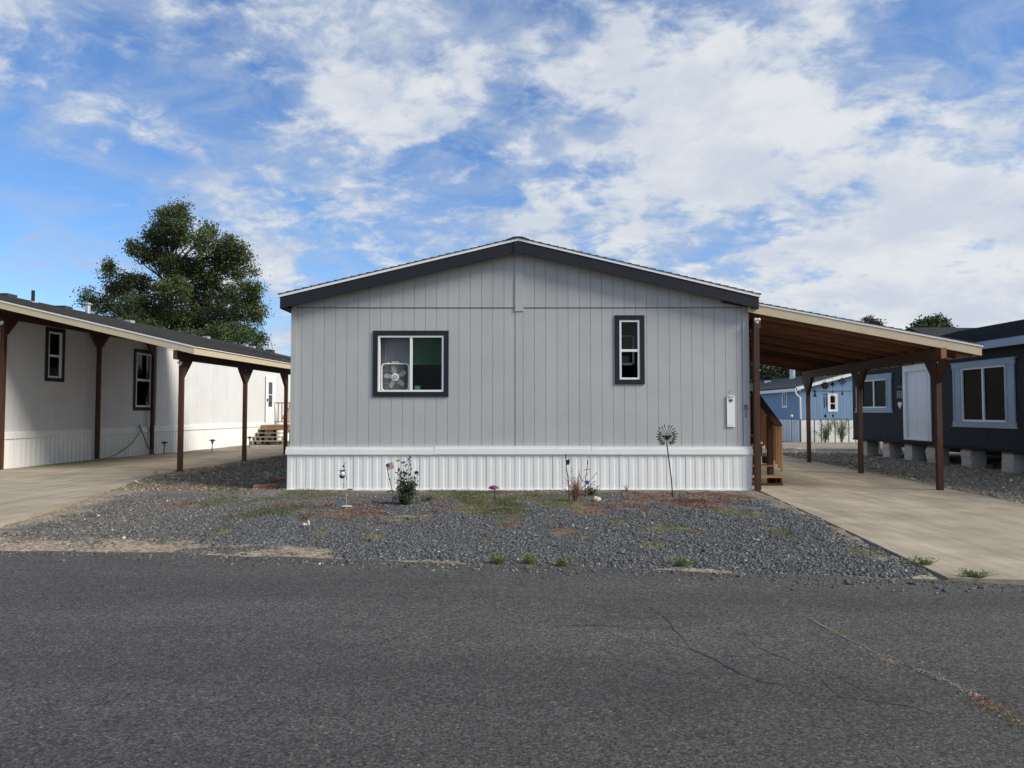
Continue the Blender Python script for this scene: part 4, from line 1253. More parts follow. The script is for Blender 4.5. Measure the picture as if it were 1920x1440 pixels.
def build_left_things():
    wf = WF_L
    # hoses on the tap
    pts = [(22.9, -.12, .88), (22.6, -.16, .66), (22.2, -.2, .42), (21.6, -.25, .22), (20.9, -.3, .09), (19.6, -.28, .065), (18.0, -.3, .065)]
    o = MB(wf).tube(smooth_path(pts), .018, 6).build('garden_hose', mat('green_hose', (.16, .26, .09), .5, var=.1), smooth=True)
    tag(o, 'green garden hose running from the wall tap along the white skirting', 'hose')
    pts = [(22.9, -.12, .88), (23.05, -.14, .62), (23.15, -.16, .4), (23.28, -.2, .2), (23.3, -.3, .075), (23.2, -.42, .068)]
    o = MB(wf).tube(smooth_path(pts), .018, 6).build('garden_hose', mat('brown_hose', (.16, .12, .08), .5, var=.1), smooth=True)
    tag(o, 'brown garden hose dropping from the wall tap behind the carport post', 'hose')
    # path lights
    for px, py, lab in ((307, 854, 'black stake path light nearest the wall tap of the white home'),
                        (397, 848, 'black stake path light midway along the sunny white skirting'),
                        (467, 840, 'black stake path light beside the bottom tread of the white home steps')):
        g = gnd(px, py)
        t = thing('path_light', (g.x, g.y, 0), lab, 'path light', 'stake path lights along the white home')
        MB().tube([(g.x, g.y, -.05), (g.x + .02, g.y, .36)], .015, 6).build('stake', M_BLACK, t)
        MB().lathe((g.x + .02, g.y, .30), [(.03, 0), (.05, .10), (.05, .11)], 10).build('lantern', mat('lantern_grey', (.35, .35, .33), .3), t)
        MB().lathe((g.x + .02, g.y, .41), [(.11, 0), (.11, .015), (.05, .05), (.01, .055)], 12).build('cap', M_BLACK, t)
    # steps of the white home
    fr = FR_L
    t = thing('porch_steps', fr((.8, 31, 0)), 'weathered wooden steps with railing at the white home door', 'steps')
    u0, u1 = .06, 1.42
    for k in range(4):
        z, v = .19 + .165 * k, 31.0 + .27 * k
        for q in (0, .14):
            MB(fr).box(u0, u1, v + q, v + q + .13, z - .038, z).build('tread', M_GREYWOOD, t)
        for uu in (u0 + .15, (u0 + u1) / 2, u1 - .1):
            MB(fr).box(uu - .02, uu + .02, v + .05, v + .27, (z - .165) if k else -.06, z - .039).build('stringer', M_REDWOOD, t)
    zl = .85
    for q in range(11):
        MB(fr).box(u0, u1, 32.08 + .14 * q, 32.08 + .14 * q + .134, zl - .038, zl).build('deck_board', M_GREYWOOD, t)
    MB(fr).box(u0, u1, 32.085, 32.125, zl - .23, zl - .039).build('rim_board', M_CEDAR, t)
    MB(fr).box(u1 - .04, u1, 32.126, 33.6, zl - .23, zl - .039).build('rim_board', M_REDWOOD, t)
    for v in (32.15, 33.5):
        for uu in (u0 + .06, u1 - .06):
            MB(fr).box(uu - .045, uu + .045, v, v + .09, -.08, zl - .04).build('support_post', M_REDWOOD, t)
    for v in (32.12, 33.55):
        MB(fr).box(u1 - .03, u1 + .06, v, v + .09, zl - .2, zl + 1.0).build('rail_post', M_REDWOOD, t)
    MB(fr).box(u1 - .02, u1 + .07, 32.1, 33.65, zl + 1.0, zl + 1.04).build('handrail', M_REDWOOD, t)
    for k in range(7):
        MB(fr).box(u1 + .001, u1 + .036, 32.3 + .17 * k, 32.34 + .17 * k, zl - .1, zl + 1.0).build('baluster', M_CEDAR, t)
    # far guard rail across the back of the landing
    MB(fr).box(u0, u1, 33.56, 33.62, zl + 1.0, zl + 1.04).box(u0, u1, 33.57, 33.61, zl + .1, zl + .14).build('handrail', M_REDWOOD, t)
    for k in range(7):
        MB(fr).box(u0 + .15 + .17 * k, u0 + .19 + .17 * k, 33.575, 33.605, zl + .1, zl + 1.0).build('baluster', M_CEDAR, t)
    MB(fr).beam((u1 + .02, 32.15, zl + .98), (u1 + .02, 31.0, zl + .3), .04, .09).build('stair_rail', M_CEDAR, t)
    MB(fr).beam((u1 + .02, 32.15, zl + .05), (u1 + .02, 31.0, zl - .6), .04, .09).build('stair_rail', M_CEDAR, t)
    for k in range(6):
        v = 31.08 + .19 * k; z = zl + .3 + (v - 31) * .59
        MB(fr).box(u1 + .041, u1 + .071, v, v + .04, z - .85, z + .02).build('baluster', M_CEDAR, t)
    # plant on the rail
    # brick pavers by the corner of the grey home
    MBR = mat('brick_red', (.30, .12, .07), .9, var=.25, vscale=10, bump=.3, bscale=60)
    for (px, py, w, d, lab) in ((498, 917, .42, .26, 'flat red paver lying in front by the corner of the grey home'),
                                (534, 903, .34, .24, 'flat red paver half hidden behind the corner of the grey home')):
        g = gnd(px, py)
        o = MB(Frame((g.x, g.y, 0), (math.cos(.25), math.sin(.25), 0), (-math.sin(.25), math.cos(.25), 0))).box(-w / 2, w / 2, -d / 2, d / 2, .0, .085).build('paver', MBR)
        tag(o, lab, 'paver')
    g = gnd(292, 893)
    o = MB().box(g.x - .035, g.x + .035, g.y - .035, g.y + .035, -.02, .12).build('wooden_stub', M_GREYWOOD)
    tag(o, 'short wooden stub at the edge of the concrete by the white home carport', 'stake')


def smooth_path(pts, k=5):
    pts = [Vector(p) for p in pts]; out = []
    for i in range(len(pts) - 1):
        p0, p1, p2, p3 = pts[max(i - 1, 0)], pts[i], pts[i + 1], pts[min(i + 2, len(pts) - 1)]
        for j in range(k):
            t = j / k
            out.append(.5 * ((2 * p1) + (p2 - p0) * t + (2 * p0 - 5 * p1 + 4 * p2 - p3) * t * t + (3 * p1 - p0 - 3 * p2 + p3) * t ** 3))
    out.append(pts[-1])
    return out


build_left_things()


# ------------------------------------------------------------------ steps beside the grey home
def build_steps_right():
    t = thing('porch_steps', (4.85, 13.9, 0), 'red-brown wooden steps with cedar balusters beside the grey home', 'steps')
    x0, x1 = 4.46, 5.16
    for k in range(4):
        z, v = .215 + .19 * k, 13.72 + .28 * k
        w = x1 + (.06 if k == 0 else 0)
        for q in (0, .145):
            MB().box(x0, w, v + q, v + q + .138, z - .038, z).build('tread', M_CEDAR, t)
        for xx in (x0 + .02, x1 - .03):
            MB().box(xx - .02, xx + .02, v + .10, v + .28, (z - .19) if k else -.0, z - .039).build('stringer', M_REDWOOD, t)
    MB().box(x0, x1 + .06, 13.73, 13.77, .03, .075).build('kick_board', M_REDWOOD, t)
    MB().box(x1 + .02, x1 + .06, 13.771, 14.0, .03, .176).build('side_board', M_REDWOOD, t)
    zl = .215 + .19 * 4
    for q in range(9):
        MB().box(x0, x1, 14.84 + .145 * q, 14.84 + .145 * q + .139, zl - .038, zl).build('deck_board', M_CEDAR, t)
    MB().box(x0, x1, 14.845, 14.885, zl - .2, zl - .039).build('rim_board', M_REDWOOD, t)
    for v in (14.9, 16.05):
        MB().box(x1 - .1, x1 - .01, v, v + .09, .0, zl - .04).build('support_post', M_REDWOOD, t)
    P = lambda v: 1.20 + (v - 13.72) * .50
    MB().box(x1 - .11, x1 - .01, 14.02, 14.12, .0, P(14.07) - .01).build('rail_post', M_REDWOOD, t)
    MB().box(x1 - .11, x1 - .01, 14.9, 15.0, zl, P(14.95) - .01).build('rail_post', M_REDWOOD, t)
    MB().beam((x1 - .04, 13.66, P(13.66) + .02), (x1 - .04, 14.98, P(14.98) + .02), .14, .04).build('handrail', M_REDWOOD, t)
    MB().beam((x1 + .01, 13.70, P(13.70) - .06), (x1 + .01, 14.96, P(14.96) - .06), .04, .09).build('stair_rail', M_CEDAR, t)
    MB().beam((x1 - .04, 14.98, P(14.98) + .02), (x1 - .04, 16.1, P(14.98) + .02), .14, .04).build('handrail', M_REDWOOD, t)
    v = 13.74
    for k in range(9):
        MB().box(x1 + .031, x1 + .066, v, v + .04, max(.28, P(v) - .92), P(v) - .01).build('baluster', M_CEDAR, t)
        v += .135
    for k in range(8):
        MB().box(x1 + .031, x1 + .066, 15.0 + .14 * k, 15.04 + .14 * k, zl - .15, P(14.98)).build('baluster', M_CEDAR, t)
    # guard at the back of the landing
    for k in range(5):
        MB().box(x0 + .05 + .14 * k, x0 + .09 + .14 * k, 16.13, 16.165, zl - .15, P(14.98)).build('baluster', M_CEDAR, t)
    MB().box(x0, x1 + .05, 16.1, 16.2, P(14.98), P(14.98) + .04).build('handrail', M_REDWOOD, t)


build_steps_right()


# ------------------------------------------------------------------ slate home on the right
DX = 11.8


def build_dark_house():
    h = thing('slate_house', (DX + 3, 21, 0), 'dark slate manufactured home with pale blue trim raised on concrete block piers', 'house')
    wf = Frame((DX, 0, 0), (0, 1, 0), (1, 0, 0))      # u = depth, w into the house
    v0, v1 = 9.5, 24.6
    zlo, zhi = .55, 3.02
    ops = [(15.55, 17.16, 1.18, 2.50), (21.88, 23.30, 1.47, 2.38), (20.05, 21.10, .64, 2.62)]
    ops[0] = (16.94, 18.63, 1.20, 2.58)
    ops[1] = (22.34, 23.98, 1.57, 2.50)
    ops[2] = (20.08, 21.27, .62, 2.74)
    panel_with_holes(wf, v0, v1, zlo, zhi, .0135, .1, ops).build('wall', M_DBACK, h)
    siding(h, wf, v0, v1, .2032, lambda u: zlo, lambda u: zhi, 0, M_DWALL, ops)
    mb = MB()
    zr = 4.22
    mb.prism([(DX + .1, zlo), (DX + 7.8, zlo), (DX + 7.8, zhi), (DX + 3.9, zr - .1), (DX + .1, zhi)], v1 - .1, v1)
    mb.prism([(DX + .1, zlo), (DX + 7.8, zlo), (DX + 7.8, zhi), (DX + 3.9, zr - .1), (DX + .1, zhi)], v0, v0 + .1)
    mb.box(DX + 7.7, DX + 7.8, v0 + .1, v1 - .1, zlo, zhi)
    mb.build('end_wall', M_DWALL, h)
    MB().box(DX + .1, DX + 7.7, v0 + .1, v1 - .1, zlo - .03, zlo + .05).build('floor', M_DBACK, h)
    MB().box(DX - .02, DX + .1, v0, v1, zlo - .06, zlo - .001).build('rim_joist', M_DBACK, h)
    for xx in (DX + 1.2, DX + 2.9, DX + 5, DX + 6.6):
        MB().box(xx - .06, xx + .06, v0 + .1, v1 - .1, zlo - .28, zlo - .031).build('steel_beam', M_BLACK, h)
    e = DX - .3
    ze = 3.17
    shingled(WORLD, [(e - .03, ze), (DX + 3.9, zr + .05)], v0 - .2, v1 + .2, thick=.01, step=.016, course=.15).build('roof', M_SHINGLE, h)
    shingled(WORLD, [(DX + 8.1, ze), (DX + 3.9, zr + .05)], v0 - .2, v1 + .2, thick=.01, step=.016, course=.15).build('roof', M_SHINGLE, h)
    MB().box(e - .02, e + .015, v0 - .2, v1 + .2, ze - .19, ze - .002).build('eave_fascia', M_LBLUE, h)
    MB().prism([(e + .016, ze - .19), (DX - .001, ze - .16), (DX - .001, ze - .14), (e + .016, ze - .17)], v0 - .2, v1 + .2).build('soffit', M_LBLUE, h)
    MB().prism([(e, ze - .19), (DX + 3.9, zr - .16), (DX + 3.9, zr + .03), (e, ze - .01)], v1 + .17, v1 + .2).build('fascia_board', M_LBLUE, h)

    def trim(a, b, c, d, win, shutters=True):
        f = -.03
        MB(wf).box(a - .34, b + .34, f - .012, .012, d, d + .13).build('head_trim', M_LBLUE, win)
        MB(wf).box(a - .38, b + .38, f - .02, .012, d + .13, d + .16).build('head_cap', M_LBLUE, win)
        MB(wf).box(a - .34, b + .34, f - .012, .012, c - .12, c).build('sill_trim', M_LBLUE, win)
        MB(wf).box(a - .38, b + .38, f - .02, .012, c - .15, c - .12).build('sill_cap', M_LBLUE, win)
        for s0, s1 in ((a - .31, a - .0), (b + .0, b + .31)):
            sh = MB(wf).box(s0, s1, f + .006, .012, c, d).build('shutter', M_LBLUE, win)
            m_ = (c + d) / 2
            MB(wf).box(s0, s0 + .06, f - .008, f + .006, c, d).box(s1 - .06, s1, f - .008, f + .006, c, d).build('stile', M_LBLUE, sh)
            MB(wf).box(s0 + .06, s1 - .06, f - .008, f + .006, m_ - .04, m_ + .04).build('shutter_rail', M_LBLUE, sh)
    for a, b, c, d in ops[:2]:
        w = window(h, wf, a, b, c, d, -.001, trim_m=None, vert=True, split=.5, gl=(M_GLASS_SLATE, M_GLASS_SLATE), vin=.045, room_m=M_ROOM)
        trim(a, b, c, d, w)
    a, b, c, d = ops[2]
    fr_ = MB(wf).box(a, a + .06, -.05, .08, c, d).box(b - .06, b, -.05, .08, c, d).box(a + .06, b - .06, -.05, .08, d - .1, d).box(a + .06, b - .06, -.06, .08, c, c + .05).build('door_frame', M_WHITE, h)
    MB(wf).box(a - .10, a, -.035, .012, c - .0, d + .10).box(b, b + .10, -.035, .012, c, d + .10).box(a, b, -.035, .012, d, d + .10).build('casing', M_WHITE, fr_)
    dr = MB(wf).box(a + .06, b - .06, .02, .065, c + .05, d - .1).build('door', M_WHITE, h)
    w_ = (b - a - .12)
    for (p, q, r, s) in ((.13, .45, .12, .72), (.55, .87, .12, .72), (.13, .45, .86, 1.5), (.55, .87, .86, 1.5), (.13, .45, 1.58, 1.72), (.55, .87, 1.58, 1.72)):
        MB(wf).box(a + .06 + w_ * p, a + .06 + w_ * q, .014, .021, c + .05 + r, c + .05 + s).build('door_panel', M_WHITE, dr)
    # piers of concrete blocks
    k = 0
    labs = [('concrete block pier under the pale shuttered big window of the slate home', 17.0), ('concrete block pier between big window and white door of the slate home', 18.55),
            ('concrete block pier just beyond the front carport post below the slate home', 20.1), ('concrete block pier under the white door threshold of the slate home', 21.25),
            ('concrete block pier under the small shuttered window of the slate home', 22.5), ('concrete block pier at the far end of the slate home', 23.9)]
    for lab, v in labs:
        gz = float(ground_z(DX, v))
        t = thing('block_pier', (DX + .3, v, gz), lab, 'block pier', 'block piers under the slate home')
        w = .42 if k in (0, 1, 3) else .40
        n = 2
        z = gz - .06
        top = zlo - .07
        bh = (top - .045 - z) / 3
        for i in range(3):
            dx = .01 * ((i * 37 + k * 13) % 3 - 1)
            for j in (0, 1):
                MB().box(DX + .02 + dx + .2 * j, DX + .218 + dx + .2 * j, v - .2, v + .2, z + bh * i + .002, z + bh * (i + 1)).build('concrete_block', M_BLOCK, t)
        MB().box(DX + .03, DX + .4, v - .19, v + .19, top - .044, top + .011).build('wood_shim', M_CEDAR, t)
        k += 1
    gz = float(ground_z(DX, 24.3))
    o = ribbed(wf, 24.0, 24.6, -.12, zlo - .02, .62).build('skirting_panel', M_SKIRT)
    tag(o, 'short white ribbed skirting sheet under the far end of the slate home', 'skirting')
    # wall ornaments between window and door
    def wp(u, z, w=-.02): return wf((u, w, z))
    t = MB(wf).prism([(21.58 + a_ * .11, 1.66 + b_ * .125) for a_, b_ in heart()], -.022, -.002).build('heart_plaque', M_WHITE)
    tag(t, 'white heart plaque on the slate wall beside the white door', 'ornament')
    t = thing('wall_ornament', wp(21.58, 1.85), 'cluster of small tan cut-out figures above the white heart plaque', 'ornament')
    mo = mat('tan_figures', (.34, .32, .26), .7, var=.3, vscale=20)
    for du in (-.11, .0, .11):
        MB(wf).box(21.58 + du - .028, 21.58 + du + .028, -.02, -.003, 1.86, 2.02).build('figure_body', mo, t)
        MB(wf).ball((21.58 + du, -.015, 2.05), (.035, .02, .04), 8, 5).build('figure_head', mo, t)
    MB(wf).box(21.44, 21.72, -.016, -.002, 1.97, 1.985).build('bar', mo, t)
    star = [(math.cos(R(90 + 36 * i)) * (.07 if i % 2 == 0 else .03), math.sin(R(90 + 36 * i)) * (.07 if i % 2 == 0 else .03)) for i in range(10)]
    o = MB(wf).prism([(21.58 + a_, 2.42 + b_) for a_, b_ in star], -.02, -.002).build('star_ornament', mat('dull_iron', (.05, .05, .05), .6))
    tag(o, 'small dull iron star high on the slate wall beside the door', 'ornament')
    t = thing('butterfly_ornament', wp(21.58, 2.2), 'pair of tiny metal butterflies on the slate wall below the iron star', 'ornament')
    for du in (-.12, .06):
        for s in (-1, 1):
            MB(wf).prism([(21.58 + du, 2.2), (21.58 + du + s * .05, 2.235), (21.58 + du + s * .04, 2.18)] if s > 0 else [(21.58 + du, 2.2), (21.58 + du + s * .04, 2.18), (21.58 + du + s * .05, 2.235)], -.012, -.003).build('wing', M_GREYPL, t)
    # white wire figures inside the small window
    t = thing('window_decoration', wp(22.6, 1.6, .1), 'white ring shaped decoration inside the small shuttered window', 'decoration')
    for du, z, r in ((22.58, 1.98, .06), (22.66, 1.85, .07), (22.52, 1.80, .06), (22.6, 1.68, .065), (22.48, 2.14, .045)):
        MB(wf).ring((du, .10, z), r, .016, 'y').build('ring', M_WHITE, t)


build_dark_house()


def build_blue_house():
    Yb = 43.5
    gz = float(ground_z(15, Yb))
    p = lambda x, y: at(x, y, Yb)
    xl = p(1500, 780).x
    zs = p(1550, 786).z            # top of skirting
    ze = p(1500, 731).z            # eave height at the corner
    slope = .262
    W = 8.2
    xr = xl + W
    xc = (xl + xr) / 2
    h = thing('blue_house', (xc, Yb, gz), 'sky blue manufactured home with white skirting and grey shingle roof', 'house')
    top = lambda x: ze + (x - xl if x < xc else xr - x) * slope
    wx0, wx1 = p(1556, 750).x, p(1565, 750).x
    ops = [(wx0 - .03, wx1 + .07, p(1560, 769).z, p(1560, 741).z)]
    wf = Frame((0, Yb, 0), (1, 0, 0), (0, 1, 0))
    b = panel_with_holes(wf, xl + .01, xr - .01, zs, ze - .1, .0135, .1, ops)
    b.prism([(xl + .01, ze - .1), (xr - .01, ze - .1), (xc, top(xc) - .05)], .0135, .1)
    b.build('wall', M_BLUEBACK, h)
    n = int(W / .2032)
    ed = [xl + W * i / n for i in range(n + 1)]
    zl = p(1540, 733).z
    siding(h, wf, 0, 0, 0, lambda x: zs, lambda x: min(zl - .01, top(x)), 0, M_BLUE, ops, edges=ed, gap=.012)
    siding(h, wf, 0, 0, 0, lambda x: min(zl + .01, top(x) - .002), lambda x: top(x), -.004, M_BLUE, (), edges=ed, gap=.012)
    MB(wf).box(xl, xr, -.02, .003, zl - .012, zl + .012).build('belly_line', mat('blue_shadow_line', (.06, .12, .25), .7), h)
    # left side wall facing the drive
    sf = Frame((xl, Yb, 0), (0, 1, 0), (1, 0, 0))
    sops = [(2.1, 2.72, p(1465, 766).z + .15, p(1465, 739).z + .15), (7.2, 7.9, p(1465, 766).z + .15, p(1465, 739).z + .15)]
    panel_with_holes(sf, 0.02, 18, zs, ze + .02, .0135, .1, sops).build('wall', M_BLUEBACK, h)
    siding(h, sf, 0.0, 18, .2032, lambda x: zs, lambda x: ze, 0, M_BLUE, sops, gap=.012)
    MB().box(xr - .1, xr, Yb + .1, Yb + 18, zs, ze).prism([(xl, zs), (xr, zs), (xr, ze), (xc, top(xc)), (xl, ze)], Yb + 18, Yb + 18.1).build('rear_wall', M_BLUE, h)
    for o_ in sops:
        window(h, sf, *o_, -.001, trim=.09, trim_m=M_WHITE, vert=True, gl=(M_GLASS_DARK, M_GLASS_DARK), vin=.05, room_m=M_ROOM)
    window(h, wf, *ops[0], -.001, trim=.1, trim_m=M_WHITE, vert=False, split=.45, gl=(M_GLASS_DARK, M_GLASS), vin=.05, room_m=M_ROOM)
    # skirting with dark seams
    MS = mat('aged_skirting', (.80, .80, .77), .6, var=.12, vscale=1.2)
    xs = xl - .02
    while xs < xr:
        MB(wf).box(xs + .07, min(xs + .42, xr), -.03, 0, gz - .1, zs - .03).build('skirting_panel', MS, h)
        xs += .42
    ys = 0.0
    while ys < 18:
        MB(sf).box(ys + .07, ys + .42, -.03, 0, gz - .1, zs - .03).build('skirting_panel', MS, h)
        ys += .42
    MB(wf).box(xl, xr, -.012, .05, gz - .1, zs - .04).build('skirting_back', mat('seam_grey', (.16, .17, .18), .8), h)
    MB(sf).box(.051, 18, -.012, .05, gz - .1, zs - .04).build('skirting_back', MATS['seam_grey'], h)
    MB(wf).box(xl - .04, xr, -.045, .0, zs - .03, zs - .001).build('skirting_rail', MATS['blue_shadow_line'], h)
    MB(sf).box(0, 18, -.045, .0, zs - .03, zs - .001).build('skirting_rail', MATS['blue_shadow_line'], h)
    # roof, white rake, gutter and downspout
    for s in (0, 1):
        a, b_ = (xl - .35, xc) if s == 0 else (xc, xr + .35)
        za = ze + .06 - (.35 * slope if s == 0 else 0) + (0 if s == 0 else (xc - xl) * slope)
        zb = ze + .06 + (xc - xl) * slope if s == 0 else ze + .06 - .35 * slope
        MB().prism([(a, za - .02), (b_, zb - .02), (b_, zb + .20), (a, za + .20)], Yb - .3, Yb - .26).build('rake_board', M_WHITE, h)
        pr = [(a - .05, za + .19), (xc, zb + .20)] if s == 0 else [(b_ + .05, zb + .19), (xc, za + .20)]
        ro = shingled(WORLD, pr, Yb - .33, Yb + 18.3, thick=.02, step=.02, course=.15).build('roof', M_SHINGLE_G, h)
        if s == 0:
            for px, py, dy, kind in ((1486, 708, 9, 'f'), (1440, 724, 13, 'm'), (1531, 711, 5, 'm'), (1520, 711, 6, 'm')):
                Yv = Yb + dy
                x = at(px, py, Yv).x
                z = ze + .06 + (x - xl) * slope + .2
                if kind == 'f':
                    f_ = MB().tube([(x, Yv, z - .1), (x, Yv, z + .75)], .19, 12).build('flue', M_GALV, ro)
                    MB().lathe((x, Yv, z + .75), [(.2, 0), (.32, .05), (.32, .12), (.2, .2), (.05, .22)], 12).build('flue_cap', M_GALV, f_)
                else:
                    MB().box(x - .2, x + .2, Yv - .2, Yv + .2, z - .1, z + .14).build('metal_vent', M_GALV, ro)
    MB().box(xl - .40, xl - .27, Yb - .3, Yb + 18.2, ze - .10, ze + .09).build('gutter', M_WHITE, h)
    MB().tube([(xl - .33, Yb - .2, ze - .05), (xl - .3, Yb - .2, ze - .25), (xl - .02, Yb - .12, ze - .5), (xl - .0, Yb - .1, zs)], .05, 8).build('downspout', M_WHITE, h)
    MB().prism([(xl - .3, ze - .06), (xl, ze - .06), (xl, ze - .04), (xl - .3, ze - .04)], Yb - .26, Yb + 18).build('soffit', M_WHITE, h)
    # lamp post ornament at the corner
    g = p(1479, 790)
    t = thing('globe_light', (g.x - .3, Yb - 1.2, gz), 'pale globe on a thin dark stem before the blue home', 'garden light')
    MB().tube([(g.x - .3, Yb - 1.2, gz - .1), (g.x - .3, Yb - 1.2, gz + 1.55)], .011, 6).build('stem', M_BLACK, t)
    MB().ball((g.x - .3, Yb - 1.2, gz + 1.62), .09, 12, 8).build('globe', mat('frosted_globe', (.6, .6, .58), .3), t, smooth=True)
    # far roof behind the slate home
    Yr = 25.7
    a, b_ = at(1702, 614, Yr + 2), at(1862, 615, Yr + 2)
    h2 = thing('far_house', ((a.x + b_.x) / 2 + 3, Yr + 2, -.3), 'dark shingled house mostly hidden behind the slate home', 'house')
    x0, x1 = a.x, a.x + 11
    MB().box(x0 + .3, x1 - .3, Yr + .4, Yr + 3.6, -.4, a.z - .62).build('wall', M_LWALL, h2)
    fr = Frame((0, 0, 0), (0, 1, 0), (1, 0, 0))
    shingled(fr, [(Yr + .1, a.z - .66), (Yr + 2, a.z - .03)], x0, x1, thick=.02, step=.02, course=.2).build('roof', M_SHINGLE, h2)
    shingled(fr, [(Yr + 3.9, a.z - .66), (Yr + 2, a.z - .03)], x0, x1, thick=.02, step=.02, course=.2).build('roof', M_SHINGLE, h2)


build_blue_house()


# ------------------------------------------------------------------ wind ornaments under the carport beam
def build_chimes():
    zb = 2.41
    def hang(v): return FR_R((7.78, v, zb))
    def sun_pts(n, r0, r1):
        return [(math.cos(math.pi * i / n + .2) * (r1 if i % 2 == 0 else r0), math.sin(math.pi * i / n + .2) * (r1 if i % 2 == 0 else r0)) for i in range(2 * n)]
    c = hang(18.75)
    t = thing('wind_chime', c, 'dark metal sun wind chime with two long tubes under the carport beam', 'wind chime')
    cz = zb - .27
    MB().tube([(c.x, c.y, zb + .01), (c.x, c.y, cz)], .004, 5).build('cord', M_BLACK, t)
    MB(Frame((c.x, c.y, cz), (1, 0, 0), (0, 1, 0))).prism(sun_pts(11, .07, .125), -.006, .006).build('sun_face', M_BLACK, t)
    MB(Frame((c.x, c.y - .012, cz), (1, 0, 0), (0, 1, 0))).prism([(math.cos(2 * math.pi * i / 16) * .055, math.sin(2 * math.pi * i / 16) * .055) for i in range(16)], -.004, .004).build('sun_centre', mat('bronze', (.25, .2, .13), .4, metal=.5), t)
    MB().tube([(c.x, c.y, cz - .08), (c.x, c.y, cz - .85)], .003, 5).build('cord', M_BLACK, t)
    MB().box(c.x - .06, c.x + .06, c.y - .03, c.y + .03, cz - .24, cz - .225).build('top_plate', M_BLACK, t)
    MB().tube([(c.x - .03, c.y, cz - .3), (c.x - .02, c.y, cz - .59)], .012, 6).build('chime_tube', M_BLACK, t)
    MB().tube([(c.x + .03, c.y, cz - .3), (c.x + .035, c.y, cz - .56)], .012, 6).build('chime_tube', M_BLACK, t)
    MB().tube([(c.x - .03, c.y, cz - .23), (c.x - .03, c.y, cz - .31)], .003, 4).tube([(c.x + .03, c.y, cz - .23), (c.x + .03, c.y, cz - .31)], .003, 4).build('tube_cord', M_BLACK, t)
    MB().ball((c.x, c.y, cz - .80), (.035, .012, .045), 10, 6).build('sail', M_BLACK, t, smooth=True)
    c = hang(18.2)
    t = thing('wind_chime', c, 'small dark cone wind chime hung between sun and diamond ornaments', 'wind chime')
    cz = zb - .24
    MB().tube([(c.x, c.y, zb + .01), (c.x, c.y, cz - .9)], .003, 5).build('cord', M_BLACK, t)
    MB().lathe((c.x, c.y, cz - .05), [(.01, -.03), (.05, .02), (.065, .03), (.02, .07), (.006, .1)], 10).build('cone', mat('bronze', (.25, .2, .13), .4, metal=.5), t)
    MB().lathe((c.x, c.y, cz - .22), [(.05, 0), (.05, .012)], 10).build('disc', M_BLACK, t)
    MB().tube([(c.x - .02, c.y, cz - .3), (c.x - .02, c.y, cz - .55)], .010, 6).build('chime_tube', M_BLACK, t)
    MB().tube([(c.x - .02, c.y, cz - .21), (c.x - .02, c.y, cz - .31)], .003, 4).build('tube_cord', M_BLACK, t)
    MB().ball((c.x, c.y, cz - .82), (.03, .01, .04), 10, 6).build('sail', M_BLACK, t, smooth=True)
    c = hang(17.55)
    t = thing('hanging_ornament', c, 'open diamond shaped metal ornament with teardrop under the carport beam', 'ornament')
    cz = zb - .22
    MB().tube([(c.x, c.y, zb + .01), (c.x, c.y, cz + .1)], .003, 5).build('cord', M_BLACK, t)
    P = [(c.x, c.y, cz + .1), (c.x - .085, c.y, cz + .01), (c.x, c.y, cz - .11), (c.x + .085, c.y, cz + .01), (c.x, c.y, cz + .1)]
    MB().tube(P, .009, 6).build('diamond_frame', M_BLACK, t)
    MB().ring((c.x, c.y, cz + .005), .055, .012).build('ring', M_GREYPL, t)
    MB().ball((c.x, c.y, cz + .005), (.022, .012, .028), 8, 6).build('bead', M_BLACK, t)
    MB().tube([(c.x, c.y, cz - .1), (c.x, c.y, cz - .27)], .003, 5).build('cord', M_BLACK, t)
    MB().lathe((c.x, c.y, cz - .30), [(.008, -.03), (.028, .0), (.022, .025), (.004, .06)], 8).build('teardrop', M_BLACK, t)
    c = hang(19.55)
    t = thing('hanging_ornament', c, 'small dark fish-like spinner hung near the rear carport post', 'ornament')
    cz = zb - .35
    MB().tube([(c.x, c.y, zb + .01), (c.x, c.y, cz)], .003, 5).build('cord', M_BLACK, t)
    MB(Frame((c.x, c.y, cz), (1, 0, 0), (0, 1, 0))).prism([(0, 0), (-.03, -.06), (-.005, -.10), (-.04, -.2), (.05, -.2), (.02, -.1), (.03, -.05)], -.005, .005).build('body', M_BLACK, t)


build_chimes()


# ------------------------------------------------------------------ plants
def leaf_mat(name, rough=.55, trans=.25):
    return mat(name, (.06, .09, .03), rough, attr='Col', trans=trans, spec=.3)


M_LEAF = leaf_mat('leaf')
M_BARK = mat('bark', (.05, .04, .032), .9, var=.3, vscale=8, bump=.5, bscale=20, bstretch=(1, 1, .3))


def leaf_quads(P, size, cols, up=0.0, aspect=.5, rs=None):
    """one folded leaf (two triangles sharing the midrib) per point"""
    rs = rs or rng
    n = len(P)
    d = rs.normal(size=(n, 3)); d[:, 2] += up; d /= np.linalg.norm(d, axis=1)[:, None]
    s = np.cross(d, rs.normal(size=(n, 3))); s /= np.linalg.norm(s, axis=1)[:, None] + 1e-9
    nn = np.cross(d, s)
    L_ = (size * rs.uniform(.65, 1.35, n))[:, None]
    a = P; t = P + d * L_
    m = P + d * L_ * .45 - nn * L_ * .06
    V = np.stack([a, m + s * L_ * aspect * .5 + nn * L_ * .1, t, m - s * L_ * aspect * .5 + nn * L_ * .1], 1).reshape(-1, 3)
    i = np.arange(n)[:, None] * 4
    Fc = np.concatenate([i + np.array([[0, 1, 2]]), i + np.array([[0, 2, 3]])])
    C = np.repeat(cols, 4, axis=0)
    return V, Fc, C


